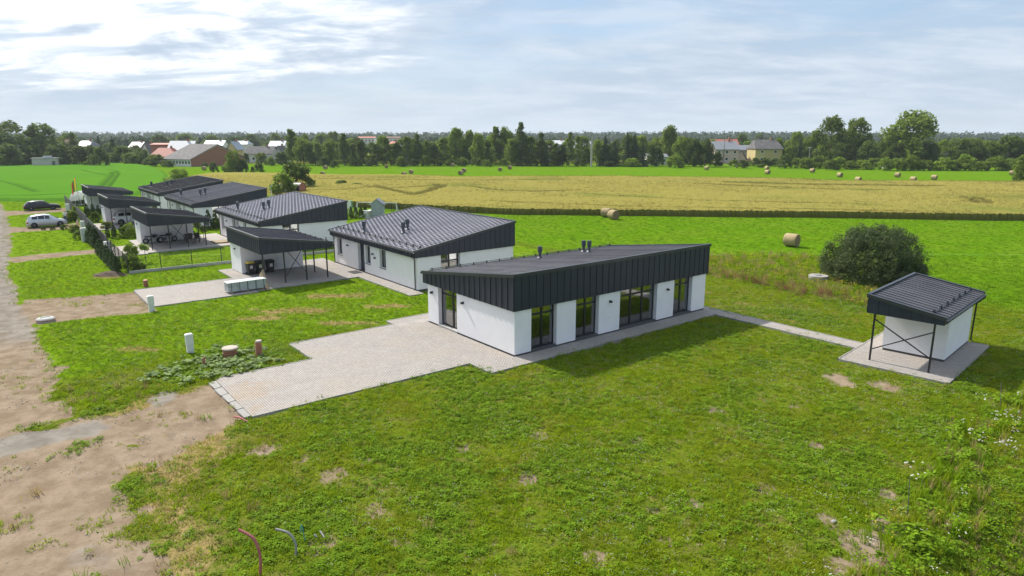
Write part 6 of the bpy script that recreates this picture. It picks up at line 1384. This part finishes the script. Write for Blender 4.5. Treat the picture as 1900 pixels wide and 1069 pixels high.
C_MEAD = variants('meadow_tufts', [tuft(18, .26, .07, .03, 1.4, MGM, 21), tuft(18, .24, .08, .03, 1.3, MGM, 22)])
C_CLOV = variants('clover_blooms', [flower(5, .2, .10, .014, MGW, 31), flower(7, .25, .11, .013, MGW, 32)])
C_DRY = variants('dry_tufts', [tuft(14, .15, .08, .018, 1.3, MGD, 41), tuft(12, .13, .07, .018, 1.3, MGD, 42)])
C_WEED = variants('weed_plants', [tuft(26, .25, .55, .03, .5, MG, 51), tuft(24, .22, .7, .028, .45, MG2, 52), leafpad(40, .3, .45, .06, MG3, 53), tuft(26, .24, .6, .026, .5, MG, 54), tuft(16, .2, .7, .02, .5, MGD, 55), leafpad(34, .26, .38, .07, MGD if 0 else MG3, 56)])
C_WFLO = variants('tall_blooms', [flower(6, .3, .62, .05, MGW, 61), flower(9, .35, .45, .026, MGW, 62), flower(5, .25, .5, .03, MGY, 63)])
C_RED = variants('red_grasses', [tuft(24, .3, .65, .022, .5, MGR, 71), tuft(24, .28, .75, .02, .4, MGR, 72), tuft(20, .3, .6, .024, .5, MGD, 73), leafpad(30, .3, .4, .05, MG, 74)])
C_ROUGH = variants('rough_grasses', [tuft(24, .3, .40, .03, .7, MG, 81), tuft(22, .3, .5, .028, .6, MGD, 82), leafpad(34, .3, .3, .05, MGY if 0 else MG, 83), tuft(22, .3, .45, .03, .6, MG2, 84), flower(4, .3, .45, .035, MGY, 85)])
C_BUR = variants('burdock_plants', [leafpad(16, .3, .22, .10, MBUR, 91), leafpad(14, .28, .25, .12, MBUR, 92), leafpad(18, .3, .15, .08, MG3, 93)])
C_WHEAT = variants('barley_tufts', [tuft(20, .34, .42, .035, .5, MWH, 94), tuft(20, .34, .48, .03, .6, MWH, 95)])
C_CROP = variants('cereal_tufts', [tuft(18, .5, .3, .06, .6, MCR, 96)])

def scatter(name, label, cat, me, coll, density, lo, hi, seed, tilt=.15):
    o = link(name, me); tag(o, label, cat, kind='stuff')
    ng = bpy.data.node_groups.new(name, 'GeometryNodeTree'); ng.interface.new_socket('Geometry', in_out='INPUT', socket_type='NodeSocketGeometry'); ng.interface.new_socket('Geometry', in_out='OUTPUT', socket_type='NodeSocketGeometry')
    N = ng.nodes; L = ng.links; gi = N.new('NodeGroupInput'); go = N.new('NodeGroupOutput')
    d = N.new('GeometryNodeDistributePointsOnFaces'); d.distribute_method = 'RANDOM'; L.new(gi.outputs[0], d.inputs['Mesh']); d.inputs['Seed'].default_value = seed
    na = N.new('GeometryNodeInputNamedAttribute'); na.data_type = 'FLOAT'; na.inputs['Name'].default_value = 'dens'
    mu = N.new('ShaderNodeMath'); mu.operation = 'MULTIPLY'; L.new(na.outputs['Attribute'], mu.inputs[0]); mu.inputs[1].default_value = density; L.new(mu.outputs[0], d.inputs['Density'])
    ci = N.new('GeometryNodeCollectionInfo'); ci.inputs['Collection'].default_value = coll; ci.inputs['Separate Children'].default_value = True; ci.inputs['Reset Children'].default_value = True
    io = N.new('GeometryNodeInstanceOnPoints'); L.new(d.outputs['Points'], io.inputs['Points']); L.new(ci.outputs[0], io.inputs['Instance']); io.inputs['Pick Instance'].default_value = True
    rv = N.new('FunctionNodeRandomValue'); rv.data_type = 'FLOAT_VECTOR'; rv.inputs[0].default_value = (-tilt, -tilt, 0); rv.inputs[1].default_value = (tilt, tilt, 6.283); L.new(rv.outputs[0], io.inputs['Rotation'])
    rs = N.new('FunctionNodeRandomValue'); rs.data_type = 'FLOAT'; rs.inputs[2].default_value = lo; rs.inputs[3].default_value = hi; rs.inputs['Seed'].default_value = seed + 3; L.new(rs.outputs[1], io.inputs['Scale'])
    L.new(io.outputs[0], go.inputs[0]); o.modifiers.new('scatter', 'NODES').node_group = ng; return o
def base(name, xs, ys, fn, keep=.02):
    def f(X, Y):
        z, A_ = near_relief(X, Y) if ys[-1] <= 66.5 else mid_relief(X, Y); zz = A_['zone']; lx, ly, *_ = zones(X, Y)
        de = fn(X, Y, lx, ly, zz[..., 0], zz[..., 1], zz[..., 2], zz[..., 3], A_['lush']); de = np.where(paved(X, Y, lx, ly, .12), 0, de); return np.where(z < -.1, np.where(ly < -19, z, 0), z), {'dens': np.clip(de, 0, 1)}
    store = {}
    def g_(X, Y): z, A_ = f(X, Y); store['d'] = A_['dens']; return z, A_
    return grid_mesh(name, xs, ys, g_, [], keep=lambda X, Y: store['d'] > keep)
NX, NY = np.arange(-50, 58, .5), np.arange(10, 65.6, .5)
inview = lambda X, Y: (np.abs(X) < Y * .80 + 2.5)
def near_w(Y): return np.clip(1.25 - Y / 62, .25, 1)
scatter('lawn_grass', 'short grass and clover of the front lawns', 'grass', base('lawn_grass', NX, NY, lambda X, Y, lx, ly, so, gr, dr, me_, lu: inview(X, Y) * near_w(Y) * (1 - lu * .75) * (1 - me_) * (1 - so) ** 1.5 * (1 - .75 * dr) * (.05 + 1.3 * sstep(fbm(X, Y, .9, 200, 3), .30, .66)) * (1 - .8 * sstep(fbm(X, Y, 2.1, 204), .52, .62)) + .22 * so * (gr < .4) * inview(X, Y) * sstep(fbm(X, Y, 1.4, 271), .64, .76)), C_LAWN, 75, .45, 1.2, 1)
scatter('clover_leaves', 'darker clover and herb patches in the front lawn', 'clover', base('clover_leaves', NX, NY, lambda X, Y, lx, ly, so, gr, dr, me_, lu: inview(X, Y) * near_w(Y) * (1 - lu * .8) * (1 - me_) * (1 - so) ** 1.5 * (1 - .8 * dr) * (.10 + sstep(fbm(X, Y, 2.1, 204), .50, .62) + .6 * sstep(fbm(X, Y, .7, 206, 3), .62, .72))), C_CLOVER, 48, .5, 1.3, 31)
scatter('lush_grass', 'lush mown grass around the second house and verges', 'grass', base('lush_grass', NX, NY, lambda X, Y, lx, ly, so, gr, dr, me_, lu: inview(X, Y) * near_w(Y) * lu * (1 - me_) * (1 - so) ** 2 * (1 - .8 * dr)), C_LUSH, 30, .6, 1.2, 2)
scatter('meadow_grass', 'bright mown hay meadow grass', 'grass', base('meadow_grass', NX, NY, lambda X, Y, lx, ly, so, gr, dr, me_, lu: inview(X, Y) * me_ * (1 - so) * (1 - .6 * sstep(Y, 45, 66))), C_MEAD, 10, .6, 1.3, 3)
scatter('clover_blooms', 'white clover blooms dotted over the front lawn', 'clover', base('clover_blooms', NX, NY, lambda X, Y, lx, ly, so, gr, dr, me_, lu: inview(X, Y) * (1 - me_) * (1 - so) ** 2 * (1 - dr * .7) * (sstep(fbm(X, Y, 3.2, 210), .48, .66) * (Y < 50) + .12) * (1 - .5 * lu)), C_CLOV, 6, .6, 1.1, 4)
scatter('dry_grass', 'dry straw-coloured grass at the lawn edges', 'grass', base('dry_grass', NX, NY, lambda X, Y, lx, ly, so, gr, dr, me_, lu: inview(X, Y) * near_w(Y) * (1 - me_) * (1 - so) * (dr + .06)), C_DRY, 22, .6, 1.3, 5)
line_w = [tuple(at(a, b)[:2]) for a, b in ((1900, 742), (1830, 800), (1800, 850), (1750, 930), (1690, 1010), (1650, 1080), (1600, 1180))]
scatter('boundary_weeds', 'tall weeds along the plot boundary at lower right', 'weeds', base('boundary_weeds', NX, NY, lambda X, Y, lx, ly, so, gr, dr, me_, lu: inview(X, Y) * (sstep(-(line_dist(line_w, X, Y) + (fbm(X, Y, 1.5, 220) - .5) * 1.2), -1.05, -.3) * (.3 + fbm(X, Y, 1.0, 221)) + .05 * sstep(-ly, 20.5, 22))), C_WEED, 15, .4, .95, 6)
scatter('boundary_flowers', 'white umbels and yellow blooms among the boundary weeds', 'flowers', base('boundary_flowers', NX, NY, lambda X, Y, lx, ly, so, gr, dr, me_, lu: inview(X, Y) * sstep(-(line_dist(line_w, X, Y)), -1.6, -.6) * sstep(fbm(X, Y, 1.6, 230), .46, .62)), C_WFLO, 3.6, .55, 1.0, 7)
line_r = [tuple(at(a, b)[:2]) for a, b in ((1305, 507), (1380, 518), (1440, 533), (1500, 546), (1545, 550), (1600, 562), (1650, 575))]
scatter('red_grasses', 'reddish seeding grass strip behind the front house', 'grass', base('red_grasses', NX, NY, lambda X, Y, lx, ly, so, gr, dr, me_, lu: inview(X, Y) * (lx < 40) * sstep(-(line_dist(line_r, X, Y) + (fbm(X, Y, 2.0, 240) - .5) * 1.6), -1.2, -.3)), C_RED, 6, .5, 1.0, 8)
p_rough = px_poly([(1300, 478), (1420, 470), (1530, 476), (1700, 500), (1760, 560), (1660, 590), (1560, 556), (1440, 535), (1300, 508)])
scatter('rough_grass', 'rough weedy grass between the plot and the hay meadow', 'grass', base('rough_grass', NX, NY, lambda X, Y, lx, ly, so, gr, dr, me_, lu: inview(X, Y) * sstep(-(sdf(p_rough, X, Y) + (fbm(X, Y, 2.4, 250) - .5) * 3), -.5, 1.0) * (.35 + .8 * fbm(X, Y, 1.5, 251))), C_ROUGH, 8, .6, 1.2, 9)
p_bur = px_poly([(275, 692), (340, 676), (400, 645), (450, 640), (520, 668), (560, 668), (470, 690), (400, 706), (330, 712), (280, 705)])
scatter('burdock_leaves', 'broad grey-green weed leaves around the riser pipes', 'weeds', base('burdock_leaves', NX, NY, lambda X, Y, lx, ly, so, gr, dr, me_, lu: sstep(-(sdf(p_bur, X, Y) + (fbm(X, Y, 1.2, 260) - .5) * 1.4), -.3, .4)), C_BUR, 7, .45, .95, 10)
p_tall = px_poly([(104, 738), (130, 725), (210, 715), (280, 712), (320, 722), (250, 748), (160, 764), (120, 760)])
scatter('verge_weeds', 'taller grass at the track corner left of the front driveway', 'weeds', base('verge_weeds', NX, NY, lambda X, Y, lx, ly, so, gr, dr, me_, lu: sstep(-(sdf(p_tall, X, Y) + (fbm(X, Y, 1.2, 261) - .5) * 1.4), -.3, .5) * .6 + .10 * sstep(fbm(X, Y, 1.1, 262), .62, .7) * (lx < -10) * (ly < 4) * inview(X, Y)), C_ROUGH, 9, .35, .75, 11)
def rocks(seed, n, rad, s0, s1):
    r = random.Random(seed); m = MB()
    for _ in range(n):
        a = r.uniform(0, 6.28); q = rad * math.sqrt(r.random()); k = r.uniform(s0, s1); m.lathe([(k * .5, -.01), (k * r.uniform(.8, 1.1), k * .25), (k * r.uniform(.5, .8), k * .6), (k * .2, k * .75)], (q * math.cos(a), q * math.sin(a), 0), 6)
    return m.mesh('pebbles', MSTONE)
MSTONE = mat('pebble', (.34, .29, .24), (.46, .41, .35), .9, scale=6, rand=.25)
C_STONE = variants('loose_stones', [rocks(1, 6, .4, .015, .045), rocks(2, 8, .45, .012, .035)] )
scatter('loose_stones', 'loose pebbles and clods on the dirt track', 'stones', base('loose_stones', NX, NY, lambda X, Y, lx, ly, so, gr, dr, me_, lu: inview(X, Y) * (so > .5) * (lx < -8) * sstep(fbm(X, Y, 2.2, 270), .35, .75)), C_STONE, 3, .4, 1.0, 21)
MX, MY = np.arange(-110, 84, 1.0), np.arange(66, 134, 1.0)
scatter('far_lawn_grass', 'mown grass of the gardens and the meadow further back', 'grass', base('far_lawn_grass', MX, MY, lambda X, Y, lx, ly, so, gr, dr, me_, lu: inview(X, Y) * (1 - so) ** 2 * .8), C_MEAD, 4.0, .6, 1.2, 12)
def crop_base(name, poly, xs, ys, h, edge):
    def f(X, Y): d = sdf(poly, X, Y); return np.full(X.shape, h), {'dens': np.where((d < -.3), np.where(d > -edge, 1.0, .35), 0.0)}
    return grid_mesh(name, xs, ys, f, [], keep=lambda X, Y: sdf(poly, X, Y) < -.1)
scatter('barley_ears', 'ripe barley standing on the wheat-coloured field', 'crop', crop_base('barley_ears', P_WHEAT, np.arange(-90, 150, 1.0), np.arange(90, 190, 1.0), .50, 3.0), C_WHEAT, 5.0, .7, 1.2, 13, .1)

# ------------------------------------------------------------------ hazy air
m = bpy.data.materials.new('hazy_air'); m.use_nodes = True; nt = m.node_tree; nt.nodes.clear(); o = nt.nodes.new('ShaderNodeOutputMaterial'); v = nt.nodes.new('ShaderNodeVolumePrincipled')
v.inputs['Color'].default_value = (.80, .88, .97, 1); v.inputs['Density'].default_value = .00013; v.inputs['Anisotropy'].default_value = .2; nt.links.new(v.outputs[0], o.inputs['Volume'])
b = MB(); b.box((-1650, -40, -1.2), (1650, 1700, 34)); tag(b.build('haze', m), 'thin pale haze over the whole land', 'haze', kind='stuff')
